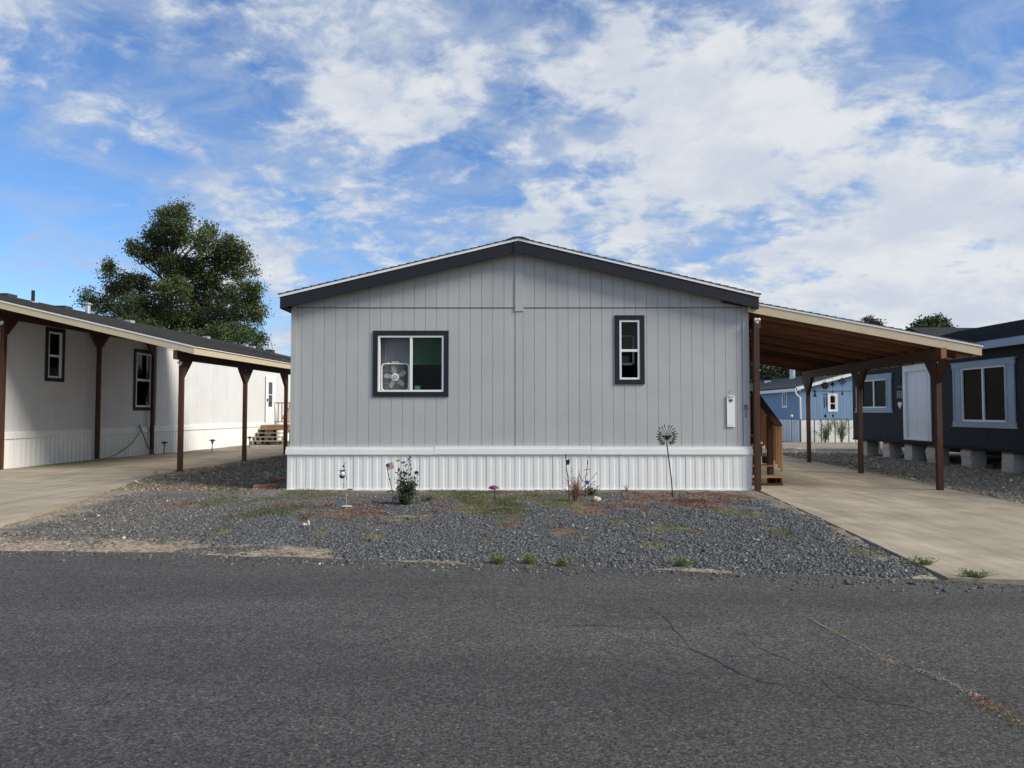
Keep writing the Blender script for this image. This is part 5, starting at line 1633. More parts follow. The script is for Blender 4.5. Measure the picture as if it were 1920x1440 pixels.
def leaf_cols(n, base, spread=.3, rs=None):
    rs = rs or rng
    k = rs.lognormal(0, spread, n)[:, None]
    c = np.array(base)[None] * k
    h = rs.uniform(-1, 1, n)
    c[:, 0] *= 1 + .25 * h; c[:, 2] *= 1 - .2 * h
    return c


def tree(name, label, base, blobs, nleaf, size, col, trunk_r=.25, fork=None, group=None, clump=.45, depth=1.0, seed=1, limbs=True, per=26):
    rs = np.random.default_rng(seed)
    base = Vector(base)
    t = thing(name, base, label, 'tree', group)
    B = np.array([(b[0].x, b[0].y, b[0].z, b[1], b[1] * depth, b[2]) for b in blobs])
    vol = (B[:, 3] * B[:, 4] * B[:, 5]) ** .62
    nc = nleaf // per
    which = rs.choice(len(B), nc, p=vol / vol.sum())
    d = rs.normal(size=(nc, 3)); d /= np.linalg.norm(d, axis=1)[:, None]
    r = rs.uniform(0.18, 1.0, nc) ** (1 / 2.2)
    c = B[which, :3] + d * B[which, 3:6] * r[:, None]
    P = np.repeat(c, per, axis=0) + rs.normal(size=(nc * per, 3)) * clump * np.array([.5, .5, .42]) * rs.uniform(.5, 1.25, (nc, 1)).repeat(per, 0)
    ctone = rs.lognormal(0, .22, nc).repeat(per)[:, None]
    C = leaf_cols(len(P), col, .22, rs) * ctone
    V, Fc, C = leaf_quads(P, size, C, .0, .55, rs)
    npmesh('crown', V, Fc, M_LEAF, t, base, C)
    # trunk and limbs
    cen = B[:, :3].mean(0)
    fork = Vector(fork) if fork is not None else Vector((base.x * .6 + cen[0] * .4, base.y * .6 + cen[1] * .4, base.z + (cen[2] - base.z) * .45))
    mb = MB()
    top = Vector(B[np.argmax(B[:, 2]), :3])
    wig = lambda p, k: p + Vector(rs.normal(size=3) * k)
    mb.tube([base + Vector((0, 0, -.15)), wig(base.lerp(fork, .5), .05), fork, wig(fork.lerp(top, .5), .2), top], [trunk_r * 1.25, trunk_r, trunk_r * .8, trunk_r * .45, .03], 8)
    mb.build('trunk', M_BARK, t, smooth=True)
    if limbs:
        lm = MB()
        for b in B:
            e = Vector(b[:3])
            s = fork.lerp(top, max(0, min(.75, (e.z - fork.z) / max(.1, top.z - fork.z) * .6)))
            lm.tube([s, wig(s.lerp(e, .5) + Vector((0, 0, -.12)), .12), e + Vector((0, 0, b[5] * .3))], [trunk_r * .26, trunk_r * .15, .015], 5)
        lm.build('limbs', M_BARK, t, smooth=True)
    return t


def blobs_at(lst, Y, jit=.0, seed=3):
    rs = np.random.default_rng(seed); out = []
    for (px, py, rx, ry) in lst:
        y = Y + rs.uniform(-1, 1) * jit
        s = Y / F_PX
        out.append((at(px, py, y), rx * s, ry * s))
    return out


def build_trees():
    Y = 42.0
    lst = [(327, 416, 32, 34), (344, 398, 9, 14), (302, 408, 12, 14), (319, 443, 44, 26), (383, 456, 24, 36), (391, 440, 10, 18), (426, 470, 34, 24), (427, 452, 8, 12), (437, 499, 38, 30),
           (258, 468, 18, 13), (280, 478, 22, 18), (300, 480, 26, 24), (334, 505, 44, 32), (388, 503, 42, 34), (205, 512, 10, 18), (222, 540, 32, 20), (168, 557, 9, 12),
           (194, 572, 36, 20), (262, 533, 30, 22), (252, 575, 38, 28), (323, 545, 42, 28), (388, 553, 56, 36), (452, 553, 36, 34), (470, 585, 30, 24), (398, 596, 60, 32),
           (345, 600, 44, 26), (310, 600, 36, 24), (300, 570, 30, 24), (270, 610, 36, 22), (320, 640, 50, 22), (474, 632, 24, 20), (431, 628, 46, 24), (233, 600, 40, 18), (215, 628, 48, 18), (360, 640, 60, 22), (280, 640, 40, 14), (470, 660, 28, 18), (405, 660, 60, 20)]
    lst = [(x, y, rx * .88, ry * .88) for x, y, rx, ry in lst]
    lst += [(x, y, 7, 8) for x, y in ((300, 400), (345, 388), (333, 396), (385, 424), (395, 432), (427, 443), (455, 468), (465, 482), (478, 508), (482, 538), (494, 578), (490, 602), (497, 640),
                                      (240, 460), (262, 456), (208, 496), (200, 505), (166, 547), (156, 563), (250, 520), (284, 456), (278, 440), (352, 412), (408, 470), (446, 520), (232, 520), (470, 560))]
    base = at(312, 800, Y); base.z = 0
    tree('broadleaf_tree', 'tall green broadleaf tree rising behind the roof of the white home', base, blobs_at(lst, Y, 1.6), 118000, .13, (.070, .098, .036), .24,
         fork=at(300, 610, Y), clump=.44, depth=.9, seed=5, per=48)
    # dark trees behind the blue home
    Y = 70.0
    for i, (lst, base_px, lab) in enumerate((
            ([(1422, 700, 34, 30), (1400, 720, 30, 30), (1440, 725, 34, 26), (1420, 750, 40, 26)], 1420, 'dark evergreen tree behind the low left end of the blue home roof'),
            ([(1478, 700, 32, 26), (1500, 715, 30, 24), (1465, 722, 28, 24), (1490, 740, 36, 26), (1520, 705, 24, 22)], 1486, 'dark evergreen tree behind the silver flue of the blue home'))):
        b = at(base_px, 800, Y); b.z = -.5
        tree('evergreen_tree', lab, b, blobs_at(lst, Y, 1.0, i + 8), 14000, .26, (.03, .042, .02), .3, clump=.8, seed=21 + i, group='trees behind the blue home')
    Y = 62.0
    lst = [(1722, 612, 12, 7), (1740, 606, 9, 8), (1752, 600, 7, 9), (1762, 600, 6, 9), (1775, 605, 9, 6), (1750, 620, 34, 12), (1750, 640, 44, 18)]
    b = at(1750, 800, Y); b.z = -.5
    tree('broadleaf_tree', 'green treetop showing above the dark roof beside the carport corner', b, blobs_at(lst, Y, .8, 4), 9000, .24, (.05, .075, .028), .2, clump=.4, seed=31)
    lst = [(1628, 601, 8, 4), (1640, 605, 8, 4), (1630, 615, 24, 10), (1630, 640, 30, 20)]
    b = at(1630, 800, Y); b.z = -.5
    tree('broadleaf_tree', 'dark purplish treetop just peeping over the carport roof edge', b, blobs_at(lst, Y, .8, 4), 5000, .2, (.04, .03, .03), .2, clump=.4, seed=32)
    lst = [(540, 678, 9, 6), (546, 690, 14, 12), (545, 715, 16, 20)]
    b = at(545, 800, 66); b.z = 0
    tree('broadleaf_tree', 'small distant green treetop beyond the end of the left carport roof', b, blobs_at(lst, 66, .5, 4), 4000, .2, (.05, .075, .028), .15, clump=.35, seed=33)


build_trees()


def plant(name, label, cat, g, stems, leaf_n, size, col, seed, spread=.35, mname='leaf', group=None, along=(.25, 1), stem_col=(.06, .07, .03), up=.3, aspect=.5, foliage='foliage', stem_r=.006):
    """stems = list of end points relative to g; leaves along the stems"""
    rs = np.random.default_rng(seed)
    t = thing(name, g, label, cat, group)
    mb = MB(); P = []
    for e in stems:
        e = Vector(e); g0 = Vector(g) + Vector((rs.normal() * .012, rs.normal() * .012, -.03))
        m = g0.lerp(Vector(g) + e, .5) + Vector((-e.x * .18, -e.y * .18, abs(e.z) * .05))
        pts = smooth_path([g0, m, Vector(g) + e], 4)
        mb.tube(pts, stem_r, 4, stem_r * .4)
        k = max(2, leaf_n // len(stems))
        for q in rs.uniform(along[0], along[1], k):
            f = q * (len(pts) - 1); i = min(int(f), len(pts) - 2)
            p = pts[i].lerp(pts[i + 1], f - i)
            P.append(np.array(p) + rs.normal(size=3) * size * spread)
    mb.build('stem', mat('stem_%s' % name, stem_col, .8), t)
    P = np.array(P)
    V, Fc, C = leaf_quads(P, size, leaf_cols(len(P), col, .3, rs), up, aspect, rs)
    npmesh(foliage, V, Fc, M_LEAF, t, g, C)
    return t


def gz_at(x, y):
    """height of the yard surface near a point"""
    return .045 if y > 8.5 else .03


def build_yard_plants():
    rs = np.random.default_rng(3)
    g = Vector((-1.63, 10.95, .04))
    st = []
    for k in range(42):
        a = rs.uniform(0, 2 * math.pi); r = rs.uniform(.04, .23); st.append((math.cos(a) * r, math.sin(a) * r * .9, rs.uniform(.08, .40)))
    st += [(.13, 0, .42), (.15, .02, .38), (-.10, .02, .42), (-.13, .03, .5)]
    t = plant('shrub', 'small leafy green shrub planted before the white skirting', 'shrub', g, st, 3200, .036, (.05, .068, .03), 4, .8, along=(.1, 1))
    t2 = plant('rose_cane', 'tall thin leafy rose cane above the small green shrub', 'plant', g + Vector((.03, .10, 0)), [(-.0, .02, .70), (-.06, .02, .62), (-.12, .02, .5)], 40, .075, (.03, .045, .03), 9, .4, along=(.55, 1))
    # dry red plant
    g = Vector((1.01, 11.35, .04)); st = []
    for k in range(60):
        st.append((rs.normal() * .11, rs.normal() * .08, abs(rs.normal() * .11) + .17 + (.2 if k % 7 == 0 else 0)))
    plant('dry_plant', 'clump of dry rust-red upright stalks before the white skirting', 'plant', g, st, 900, .028, (.20, .085, .055), 6, .35, stem_col=(.26, .13, .08), stem_r=.004, along=(.15, 1), up=.8, aspect=.3)
    plant('leafy_weed', 'low green leafy weed beside the dry rust-red stalks', 'plant', Vector((1.36, 12.2, .04)), [(rs.normal() * .12, rs.normal() * .06, rs.uniform(.05, .15)) for _ in range(16)], 160, .045, (.06, .10, .035), 8, .4)
    plant('leafy_weed', 'small sprig of weed at the skirting near the metal tree ornament', 'plant', Vector((2.02, 12.6, .04)), [(.0, 0, .14), (.03, .0, .1), (-.03, 0, .08), (.02, 0, .05)], 26, .03, (.06, .10, .035), 12, .4)
    plant('leafy_weed', 'low dark green tuft on the gravel right of the leafy shrub', 'plant', Vector((-1.34, 11.35, .04)), [(rs.normal() * .06, rs.normal() * .05, rs.uniform(.03, .07)) for _ in range(14)], 120, .03, (.05, .085, .03), 13, .4)
    # weeds at the edge of the asphalt
    spots = [((934, 1056), .09, 26, 'weed tuft at the asphalt edge in line with the purple garden light'),
             ((994, 1056), .10, 30, 'flattened wide weed tuft at the asphalt edge between two rounder tufts'),
             ((1053, 1060), .085, 24, 'round weed tuft at the asphalt edge in line with the dry rust-red plant'),
             ((1278, 1062), .10, 26, 'tall thin weed at the asphalt edge in line with the metal tree ornament'),
             ((1735, 1064), .12, 40, 'broad green weed at the concrete driveway corner on the gravel side'),
             ((1828, 1088), .12, 40, 'broad green weed growing where concrete driveway meets asphalt')]
    for i, ((px, py), w, n, lab) in enumerate(spots):
        g = gnd(px, py); g.z = .012 if i < 4 else .02
        st = [(rs.normal() * w * .75, rs.normal() * w * .4, rs.uniform(.02, .07) * (1.7 if i == 3 and q % 4 == 0 else 1)) for q in range(n)]
        plant('weed_clump', lab, 'weed', g, st, n * 9, .028, (.16, .20, .07) if i < 4 else (.13, .18, .07), 40 + i, .35, up=.9, aspect=.3, stem_r=.003, stem_col=(.12, .14, .05), group=None)
    # tall grass clumps before the blue home
    for px, lab in ((1548, 'tall fanned green grass clump below the white window of the blue home'), (1578, 'upright green grass clump at the slate home end of the blue skirting')):
        g = at(px, 829, 42.6); g.z = float(ground_z(14, 42.6))
        st = [(rs.normal() * .45, rs.normal() * .2, rs.uniform(.6, 1.45)) for _ in range(34)]
        plant('tall_grass', lab, 'grass clump', g, st, 700, .16, (.12, .17, .07), 60 + px, .3, up=2.2, aspect=.14, stem_r=.012, stem_col=(.14, .18, .08))


build_yard_plants()


# ------------------------------------------------------------------ yard ornaments
def build_ornaments():
    M_STEEL = mat('pale_stake', (.45, .45, .43), .5)
    # glass bulb light on a stake
    g = Vector((-2.43, 10.47, .03))
    t = thing('garden_stake', g, 'thin stake with blue and white glass bulb and solar panel', 'garden ornament')
    MB().tube([g, g + Vector((0, 0, .42))], .004, 5).build('stake', M_STEEL, t)
    MB().tube([g + Vector((0, 0, .42)), g + Vector((-.01, 0, .5)), g + Vector((-.04, 0, .62)), g + Vector((-.02, 0, .68))], .004, 5).build('hook', M_BLACK, t)
    MB().lathe(g + Vector((-.065, 0, .47)), [(.008, -.03), (.035, -.015), (.044, .008), (.043, .02)], 12).build('bulb_base', mat('bronze_cup', (.12, .08, .05), .4, metal=.3), t, smooth=True)
    MB().ball(g + Vector((-.065, 0, .505)), (.040, .040, .042), 12, 8).build('glass_bulb', mat('blue_glass', (.40, .60, .72), .15, spec=.6, var=.3, vscale=30), t, smooth=True)
    for k in range(5):
        a = 2 * math.pi * k / 5
        c = g + Vector((-.065 + .03 * math.cos(a), .03 * math.sin(a), .555))
        MB().ball(c, (.022, .016, .008), 8, 4).build('petal', M_BLACK, t)
    MB().ball(g + Vector((-.045, 0, .62)), (.016, .012, .016), 8, 5).build('flower_bud', M_BLACK, t)
    MB().beam(g + Vector((.02, 0, .285)), g + Vector((.09, 0, .28)), .05, .012).build('solar_panel', M_BLACK, t)
    MB().tube([g + Vector((-.035, 0, .42)), g + Vector((-.045, 0, .33)), g + Vector((-.035, 0, .24))], .002, 4).build('bead_string', M_STEEL, t)
    for z in (.36, .32, .25):
        MB().ball(g + Vector((-.04, 0, z)), (.010, .010, .016), 6, 5).build('bead', mat('blue_bead', (.12, .3, .42), .2), t)
    # little flag
    g = Vector((-2.07, 12.4, .03))
    t = thing('garden_flag', g, 'small faded stars and stripes flag on a leaning black stake', 'flag')
    d = Vector((-.12, 0, .50))
    MB().tube([g, g + d], .006, 5).build('pole', M_BLACK, t)
    top = g + d
    ux = Vector((.115, -.01, .035)); uz = Vector((-.035, 0, .105))
    o = top - uz * .9
    nst = 13
    red, white = mat('faded_red', (.42, .16, .15), .8), mat('faded_white', (.62, .55, .52), .8)
    for k in range(nst):
        a, b = k / nst, (k + 1) / nst
        s0 = .42 if k >= 6 else 0
        MB().add([o + ux * s0 + uz * a, o + ux + uz * a, o + ux + uz * b, o + ux * s0 + uz * b], [(0, 1, 2, 3)]).build('stripe', red if k % 2 == 0 else white, t)
    ca = MB().add([o + uz * 6 / nst, o + ux * .42 + uz * 6 / nst, o + ux * .42 + uz, o + uz], [(0, 1, 2, 3)]).build('canton', mat('faded_navy', (.03, .035, .06), .8), t)
    stars = MB()
    for i in range(5):
        for j in range(4):
            c = o + ux * (.05 + .08 * i) + uz * (6.6 / nst + j * .12) + Vector((0, -.0015, 0))
            stars.add([c + ux * .015, c + uz * .02, c - ux * .015, c - uz * .02], [(0, 1, 2, 3)])
    stars.build('stars', white, ca)
    MB().ball(g + Vector((-.055, 0, .24)), .014, 8, 5).ball(g + Vector((-.075, 0, .33)), .010, 8, 5).build('clip', M_BLACK, t)
    MB().beam(g + Vector((-.11, 0, .035)), g + Vector((.0, 0, .055)), .035, .016).build('ground_anchor', M_BLACK, t)
    # lantern bead hanging near the cane
    # yellow and blue butterflies on wires
    for (dx, z, col, nm, lab) in ((-.30, .655, (.35, .38, .08), 'yellow_spinner', 'tiny yellow and green bead ornament on thin wire beside the rose cane'),
                                  (-.20, .625, (.10, .17, .36), 'blue_spinner', 'tiny blue butterfly ornament on thin wire beside the rose cane')):
        gg = Vector((-1.55 + dx * .6, 11.2, .03))
        t = thing(nm, gg, lab, 'garden ornament')
        MB().tube([gg, gg + Vector((dx * .2, 0, z))], .0025, 4).build('wire', M_STEEL, t)
        c = gg + Vector((dx * .2, 0, z))
        for s in (-1, 1):
            MB().ball(c + Vector((.016 * s, 0, .004 * s)), (.018, .006, .022), 8, 5).build('wing', mat(nm, col, .5), t)
    gg = Vector((-1.47, 10.98, .03))
    t = thing('solar_stake', gg, 'dark round solar head on a thin stake inside the leafy shrub', 'garden ornament')
    MB().tube([gg, gg + Vector((-.03, 0, .5))], .004, 4).build('stake', M_BLACK, t)
    MB().ball(gg + Vector((.0, 0, .485)), (.035, .03, .025), 10, 6).build('head', M_BLACK, t)
    # purple umbrella light
    g = Vector((-.27, 11.35, .03))
    t = thing('garden_light', g, 'small purple domed garden light on a black stake', 'garden light')
    MB().tube([g + Vector((.01, 0, 0)), g + Vector((-.02, 0, .24))], .006, 5).build('stake', M_BLACK, t)
    MB().lathe(g + Vector((-.02, 0, .20)), [(.088, 0), (.085, .012), (.06, .035), (.03, .046), (.01, .05)], 14).build('dome', mat('purple_dome', (.14, .035, .10), .35, var=.2, vscale=20), t, smooth=True)
    MB().lathe(g + Vector((-.02, 0, .185)), [(.03, 0), (.06, .014)], 12).build('reflector', M_BLACK, t)
    MB().box(g.x - .035, g.x + .0, g.y - .01, g.y + .01, .07, .085).build('step_tab', M_BLACK, t)
    # black metal vine stake
    g = Vector((.92, 11.5, .03))
    t = thing('metal_vine', g, 'tall dark metal leaf vine stake beside the dry rust-red plant', 'garden ornament')
    p = [g, g + Vector((-.01, 0, .3)), g + Vector((-.04, 0, .5)), g + Vector((-.05, 0, .74))]
    MB().tube(smooth_path(p), .008, 5).build('stake', M_BLACK, t)
    rs = np.random.default_rng(2)
    for z in (.30, .34, .38, .42, .46, .55, .59, .64, .68):
        s = 1 if int(z * 100) % 2 else -1
        c = g + Vector((-.01 - .05 * (z - .2) * 1.6 + s * .022, rs.normal() * .01, z + .04))
        MB().add([c + Vector((-s * .03, 0, -.03)), c + Vector((.016, -.008, -.026)), c + Vector((s * .04, 0, .035)), c + Vector((-.016, .004, .012))], [(0, 1, 2, 3)]).build('leaf', M_BLACK, t)
    # blue flower ornament
    g = Vector((1.225, 11.95, .03))
    t = thing('flower_stake', g, 'bright blue metal flower on dark stake with curled wires', 'garden ornament')
    MB().tube([g, g + Vector((.01, 0, .3)), g + Vector((.03, 0, .47)), g + Vector((.045, 0, .60))], .006, 5).build('stake', M_BLACK, t)
    MB(Frame(tuple(g + Vector((.03, -.02, .24))), (1, 0, 0), (0, 1, 0))).prism([(math.cos(R(36 * i + 90)) * (.055 if i % 2 == 0 else .025), math.sin(R(36 * i + 90)) * (.055 if i % 2 == 0 else .025)) for i in range(10)], -.004, .004).build('flower', mat('cobalt', (.03, .06, .34), .3), t)
    MB().ball(g + Vector((.045, 0, .58)), (.008, .008, .045), 6, 6).build('bud', M_BLACK, t)
    for e in ((.19, .39), (.17, .25), (.16, .20), (-.10, .36)):
        MB().tube(smooth_path([g + Vector((.02, 0, .22)), g + Vector((e[0] * .5, 0, e[1] * .5 + .09)), g + Vector((e[0], 0, e[1]))], 4), .0035, 4).build('wire', M_BLACK, t)
        MB().ball(g + Vector((e[0], 0, e[1])), .010, 6, 5).build('wire_tip', M_BLACK, t)
    MB().beam(g + Vector((-.02, 0, .44)), g + Vector((.09, 0, .46)), .02, .008).build('cross_leaf', M_BLACK, t)
    # peacock-like metal tree spinner
    g = Vector((2.67, 11.85, .02))
    t = thing('metal_tree', g, 'black metal tree ornament with fanned branches on a leaning stake', 'garden ornament')
    c = g + Vector((-.09, 0, .98))
    MB().tube([g + Vector((0, 0, -.02)), g + Vector((-.02, 0, .3)), c + Vector((0, 0, -.1)), c + Vector((0, 0, .04))], .010, 6).build('stake', M_BLACK, t)
    MB().tube([g + Vector((.115, .0, -.02)), g + Vector((.115, 0, .10)), g + Vector((-.005, 0, .115))], .004, 5).build('ground_fork', M_BLACK, t)
    nb = 20
    for k in range(nb):
        s = -1 if k % 2 else 1
        f = (k // 2) / (nb // 2 - 1)
        a = R(84 - 150 * f)
        r = .175 - .05 * f + .01 * ((k * 7) % 3)
        e = c + Vector((s * math.cos(a) * r * .85 + s * .02, 0, math.sin(a) * r + .03))
        m = c + Vector((s * math.cos(a) * r * .5, 0, math.sin(a) * r * .42 + .02 + .02 * (1 - f)))
        br = MB().tube(smooth_path([c, m, e], 3), .0038, 4).build('branch', M_BLACK, t)
        dv = (e - m).normalized(); sv = Vector((-dv.z, 0, dv.x))
        MB().add([e - dv * .03, e + sv * .011, e + dv * .034, e - sv * .011], [(0, 1, 2, 3)]).build('leaf', M_BLACK, br)
        if f > .3:
            MB().ring(tuple(c.lerp(e, .78)), .015, .0065, 'y', 10, 4).build('curl', M_BLACK, br)
    MB().beam(c + Vector((-.065, 0, .04)), c + Vector((.065, 0, .045)), .02, .02).build('cross_piece', M_BLACK, t)
    for s in (-1, 1):
        MB().ball(c + Vector((s * .06, 0, .04)), (.02, .01, .018), 8, 5).build('boss', M_BLACK, t)
    # pale rocks
    MR = mat('pale_rock', (.50, .45, .36), .9, var=.2, vscale=12, bump=.5, bscale=30)
    def rock(name, px, py, s, lab, seed):
        r2 = np.random.default_rng(seed); g = gnd(px, py)
        mb = MB().ball((g.x, g.y, .035 + s[2] * .35), s, 9, 6)
        mb.v = [p + Vector(r2.normal(size=3) * min(s) * .13) for p in mb.v]
        tag(mb.build(name, MR), lab, 'rock')
    rock('rock', 1118, 942, (.075, .06, .045), 'pale tan rock lying right of the dry rust-red plant', 1)
    rock('rock', 650, 955, (.085, .03, .018), 'flat pale stone at the foot of the glass bulb stake', 2)
    rock('rock', 571, 990, (.03, .03, .02), 'flat white pebble beside an upright tan pebble on gravel', 3)
    rock('rock', 578, 988, (.022, .02, .035), 'upright tan pebble beside a flat white pebble on gravel', 4)


build_ornaments()
g_ = gnd(1508, 844)
tag(MB().box(g_.x - .32, g_.x + .32, g_.y - .3, g_.y + .3, -.05, .07).build('utility_cover', M_BLOCK), 'flat grey concrete utility cover on the gravel behind the rear carport post', 'cover')


# ------------------------------------------------------------------ loose stones and ground cover
def stones(name, label, X, Y, size, cols, seed, flat=.65, loc=(0, 0, 0)):
    rs = np.random.default_rng(seed)
    n = len(X)
    base = np.array([(-1, -1, -1), (1, -1, -1), (1, 1, -1), (-1, 1, -1), (-1, -1, 1), (1, -1, 1), (1, 1, 1), (-1, 1, 1)], float) * .5
    V = base[None] * (1 + rs.uniform(-.42, .30, (n, 8, 1))) + rs.normal(size=(n, 8, 3)) * .06
    V = V * np.stack([rs.uniform(.8, 1.25, n), rs.uniform(.7, 1.1, n), rs.uniform(.5, .95, n) * flat * .8 / .65], 1)[:, None, :] * size[:, None, None]
    a, b = rs.uniform(0, 2 * np.pi, n), rs.normal(0, .5, n)
    ca, sa, cb, sb = np.cos(a), np.sin(a), np.cos(b), np.sin(b)
    x = V[..., 0] * cb[:, None] + V[..., 2] * sb[:, None]; z = -V[..., 0] * sb[:, None] + V[..., 2] * cb[:, None]
    xx = x * ca[:, None] - V[..., 1] * sa[:, None]; yy = x * sa[:, None] + V[..., 1] * ca[:, None]
    d = Y - road_y(X)
    n1 = fbm(X * 0.8, Y * 0.8, 3, 4) - .5
    n2 = fbm(X * 6, Y * 6, 9, 3) - .5
    rise = sstep(d, -0.10, 0.45)
    gz = ground_z(X, Y) - 0.016 + 0.030 * rise + n1 * 0.04 * sstep(d, 0.2, 1.5) + n2 * 0.020 * (0.35 + rise) + 0.012 * sstep(d, 1.2, 3.5) * inpoly(X, Y, [(-6, 6), (4.3, 6), (4.4, 13.2), (-6, 13.2)])
    gz = np.where(d < -.05, .004, gz)
    W = np.stack([xx + X[:, None], yy + Y[:, None], z + (gz + size * .10)[:, None]], -1).reshape(-1, 3)
    q = np.array([(0, 3, 2, 1), (4, 5, 6, 7), (0, 1, 5, 4), (1, 2, 6, 5), (2, 3, 7, 6), (3, 0, 4, 7)])
    Fc = (q[None] + (np.arange(n) * 8)[:, None, None]).reshape(-1, 4)
    o = npmesh(name, W, Fc, mat('loose_stone', (.15, .15, .16), .85, attr='Col', spec=.25), cols=np.repeat(cols, 8, 0))
    tag(o, label, kind='stuff')


def stone_cols(n, rs, warm=0.0):
    v = rs.choice([.065, .085, .11, .14, .19, .40], n, p=[.24, .28, .26, .15, .065, .005]) * rs.uniform(.8, 1.25, n)
    c = np.stack([v * (.95 + .2 * warm), v * (.99 + .06 * warm), v * (1.015 - .14 * warm)], 1)
    return c


def build_stones():
    rs = np.random.default_rng(8)
    n = 270000
    X = rs.uniform(-6.9, 4.6, n); Y = rs.uniform(5.9, 13.0, n)
    d = Y - road_y(X)
    keep = (d > -.03) & ~inpoly(X, Y, DRIVE_R) & ~inpoly(X, Y, DRIVE_L) & ~inpoly(X, Y, HOUSE_FOOT)
    dens = 1 - .88 * sand_weight(X, Y) - .90 * patch_weight(X, Y, 'rg') - .7 * patch_weight(X, Y, 'os') - .65 * sstep(Y, 11.3, 12.7) - .35 * sstep(-X, 4.0, 6.0) - .75 * sstep(fbm(X * .9, Y * 1.1, 91, 4), .52, .66) * sstep(Y, 9.5, 11) - .5 * sstep(fbm(X * 1.7, Y * 1.7, 93, 4), .5, .7) - .7 * drive_edge(X, Y)
    keep &= rs.uniform(size=n) < dens
    X, Y = X[keep], Y[keep]
    sz = rs.lognormal(np.log(.0150), .32, len(X))
    br = np.clip(sstep(-X, 3.0, 6.0) * .8 + sstep(Y, 11.0, 12.6) * .8, 0, 1)[:, None] * (rs.uniform(size=(len(X), 1)) < .6)
    cc = stone_cols(len(X), rs); cc = cc * (1 - br) + cc * np.array((1.75, 1.5, 1.15)) * br
    stones('yard_gravel', 'loose blue-grey gravel spread over the front yard', X, Y, sz, cc, 1)
    # sandier small gravel beside the left driveway and between the homes
    n = 11000
    X = rs.uniform(-8.2, -4.15, n); Y = rs.uniform(12.9, 24, n)
    keep = ~inpoly(X, Y, DRIVE_L) & ~inpoly(X, Y, HOUSE_FOOT)
    X, Y = X[keep], Y[keep]
    stones('side_gravel', 'mixed grey and pale gravel between the grey home and left carport', X, Y, rs.lognormal(np.log(.026), .35, len(X)), stone_cols(len(X), rs, 1.0) * np.array((1.25, 1.12, .95)) * rs.uniform(.9, 1.9, (len(X), 1)), 2)
    n = 16000
    X = rs.uniform(7.6, 14, n); Y = rs.uniform(9, 27, n) ** 1.0
    keep = ~inpoly(X, Y, DRIVE_R)
    X, Y = X[keep], Y[keep]
    stones('lot_gravel', 'brownish grey gravel covering the lot under the slate home', X, Y, rs.lognormal(np.log(.028), .35, len(X)), stone_cols(len(X), rs, 1.0) * np.array((2.7, 2.4, 2.05)), 3)
    n = 2600
    X = rs.uniform(-6.5, 4.5, n); Y = road_y(X) + np.abs(rs.normal(0, .22, n)) * -1 + .02
    stones('road_grit', 'scattered grit and small stones along the asphalt edge', X, Y, rs.lognormal(np.log(.012), .45, n), stone_cols(n, rs, .6), 4)


def build_joint_grit():
    rs = np.random.default_rng(77)
    pts = [gnd(*p) for p in ((1420, 1093), (1460, 1122), (1500, 1150), (1560, 1185), (1610, 1212), (1660, 1238), (1700, 1252), (1760, 1270), (1800, 1290), (1830, 1310), (1870, 1335), (1925, 1368))]
    P = np.array([(p.x, p.y) for p in pts])
    n = 3200
    t = rs.uniform(0, len(P) - 1.001, n); i = t.astype(int); f = (t - i)[:, None]
    Q = P[i] * (1 - f) + P[i + 1] * f
    w = .012 + .03 * fbm(t * 3, t * 0, 12, 3)
    Q = Q + rs.normal(size=(n, 2)) * w[:, None] * np.array((.8, .5))
    keep = fbm(t * 5, t * 0 + 3, 19, 2) > .42
    Q = Q[keep]
    c = stone_cols(len(Q), rs, .9) * rs.uniform(1.0, 2.0, (len(Q), 1))
    stones('joint_grit', 'pale grit lying in the long joint of the asphalt', Q[:, 0], Q[:, 1], rs.lognormal(np.log(.0045), .4, len(Q)), c, 9)


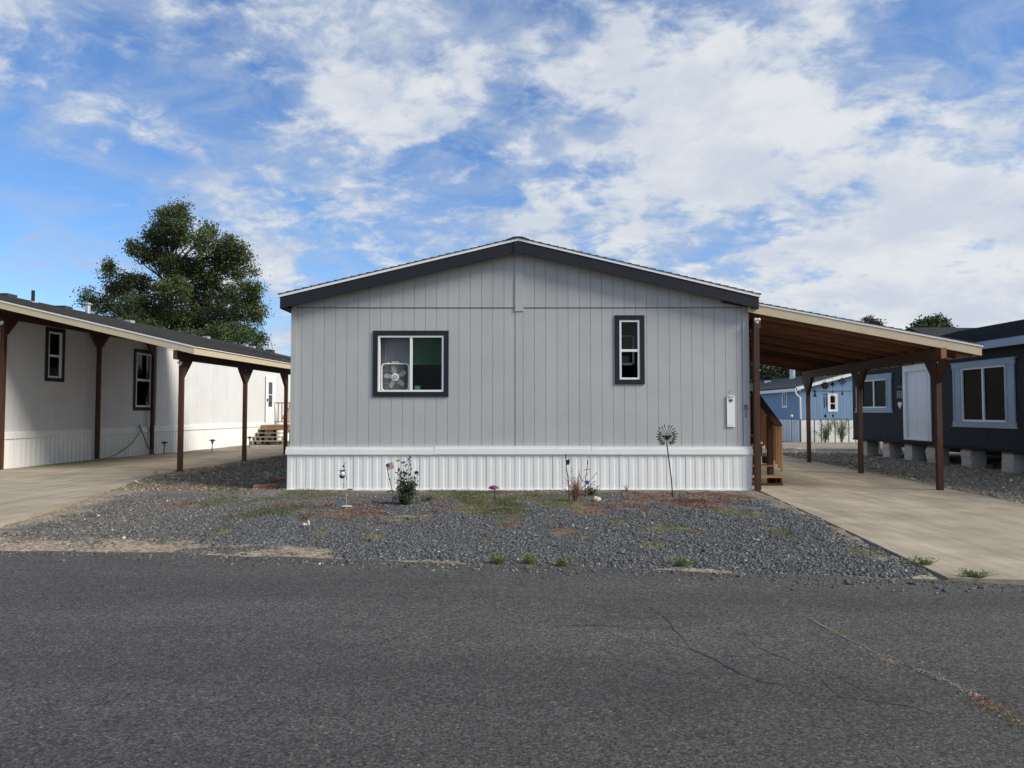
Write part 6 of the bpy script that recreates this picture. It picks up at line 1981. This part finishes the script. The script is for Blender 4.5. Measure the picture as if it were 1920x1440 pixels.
def build_cover():
    rs = np.random.default_rng(15)
    def cover(name, label, kinds, per_m2, size, col, up, aspect, zmax):
        PX, PY = [], []
        for (cx, cy, rx, ry, k) in PWORLD:
            if k not in kinds: continue
            m = int(4 * rx * ry * 1.6 * per_m2)
            PX.append(rs.uniform(cx - rx * 1.3, cx + rx * 1.3, m)); PY.append(rs.uniform(cy - ry * 1.4, cy + ry * 1.4, m))
        X, Y = np.concatenate(PX), np.concatenate(PY)
        w = patch_weight(X, Y, kinds)
        k = (rs.uniform(size=len(X)) < w * .8 * np.clip(fbm(X * 5, Y * 5, 61, 3) * 2.6 - .55, .08, 1)) & ~inpoly(X, Y, HOUSE_FOOT) & ~inpoly(X, Y, DRIVE_L) & ~inpoly(X, Y, DRIVE_R)
        X, Y = X[k], Y[k]
        clump = fbm(X * 9, Y * 9, 55, 2)
        z = .018 + rs.uniform(0, zmax, len(X)) * clump
        n1 = fbm(X * 0.8, Y * 0.8, 3, 4) - .5
        P = np.stack([X, Y, z + n1 * .05], 1)
        V, Fc, C = leaf_quads(P, size, leaf_cols(len(P), col, .35, rs), up, aspect, rs)
        o = npmesh(name, V, Fc, M_LEAF, None, (0, 0, 0), C)
        tag(o, label, kind='stuff')
    cover('red_ground_cover', 'mats of rust-red creeping weed on the gravel', 'r', 2100, .022, (.125, .058, .040), .2, .5, .03)
    cover('grass_patches', 'patches of short green weedy grass on the gravel', 'g', 3600, .034, (.095, .108, .046), 1.0, .16, .035)
    cover('dry_grass_patches', 'thin patches of olive dry grass on the gravel', 'os', 2200, .038, (.19, .17, .085), .7, .16, .02)
    # sprigs of weed in the road joint
    pts = [((1666, 1240), (.35, .22, .12)), ((1840, 1312), (.30, .11, .07)), ((1862, 1328), (.28, .10, .06)), ((1880, 1340), (.25, .2, .08)), ((1905, 1355), (.24, .18, .09)), ((1920, 1366), (.22, .2, .1)), ((1570, 1190), (.22, .22, .1))]
    V_, F_, C_ = [], [], []; off = 0
    for (p, c) in pts:
        g = gnd(*p); m = 90
        P = np.stack([g.x + rs.normal(0, .045, m), g.y + rs.normal(0, .05, m), np.full(m, .006)], 1)
        V, Fc, C = leaf_quads(P, .018, leaf_cols(m, c, .3, rs), 1.0, .22, rs)
        V_.append(V); F_.append(Fc + off); C_.append(C); off += len(V)
    o = npmesh('joint_weeds', np.concatenate(V_), np.concatenate(F_), M_LEAF, None, (0, 0, 0), np.concatenate(C_))
    tag(o, 'dry weeds growing along the long joint in the asphalt', kind='stuff')


build_stones()
build_joint_grit()
build_cover()
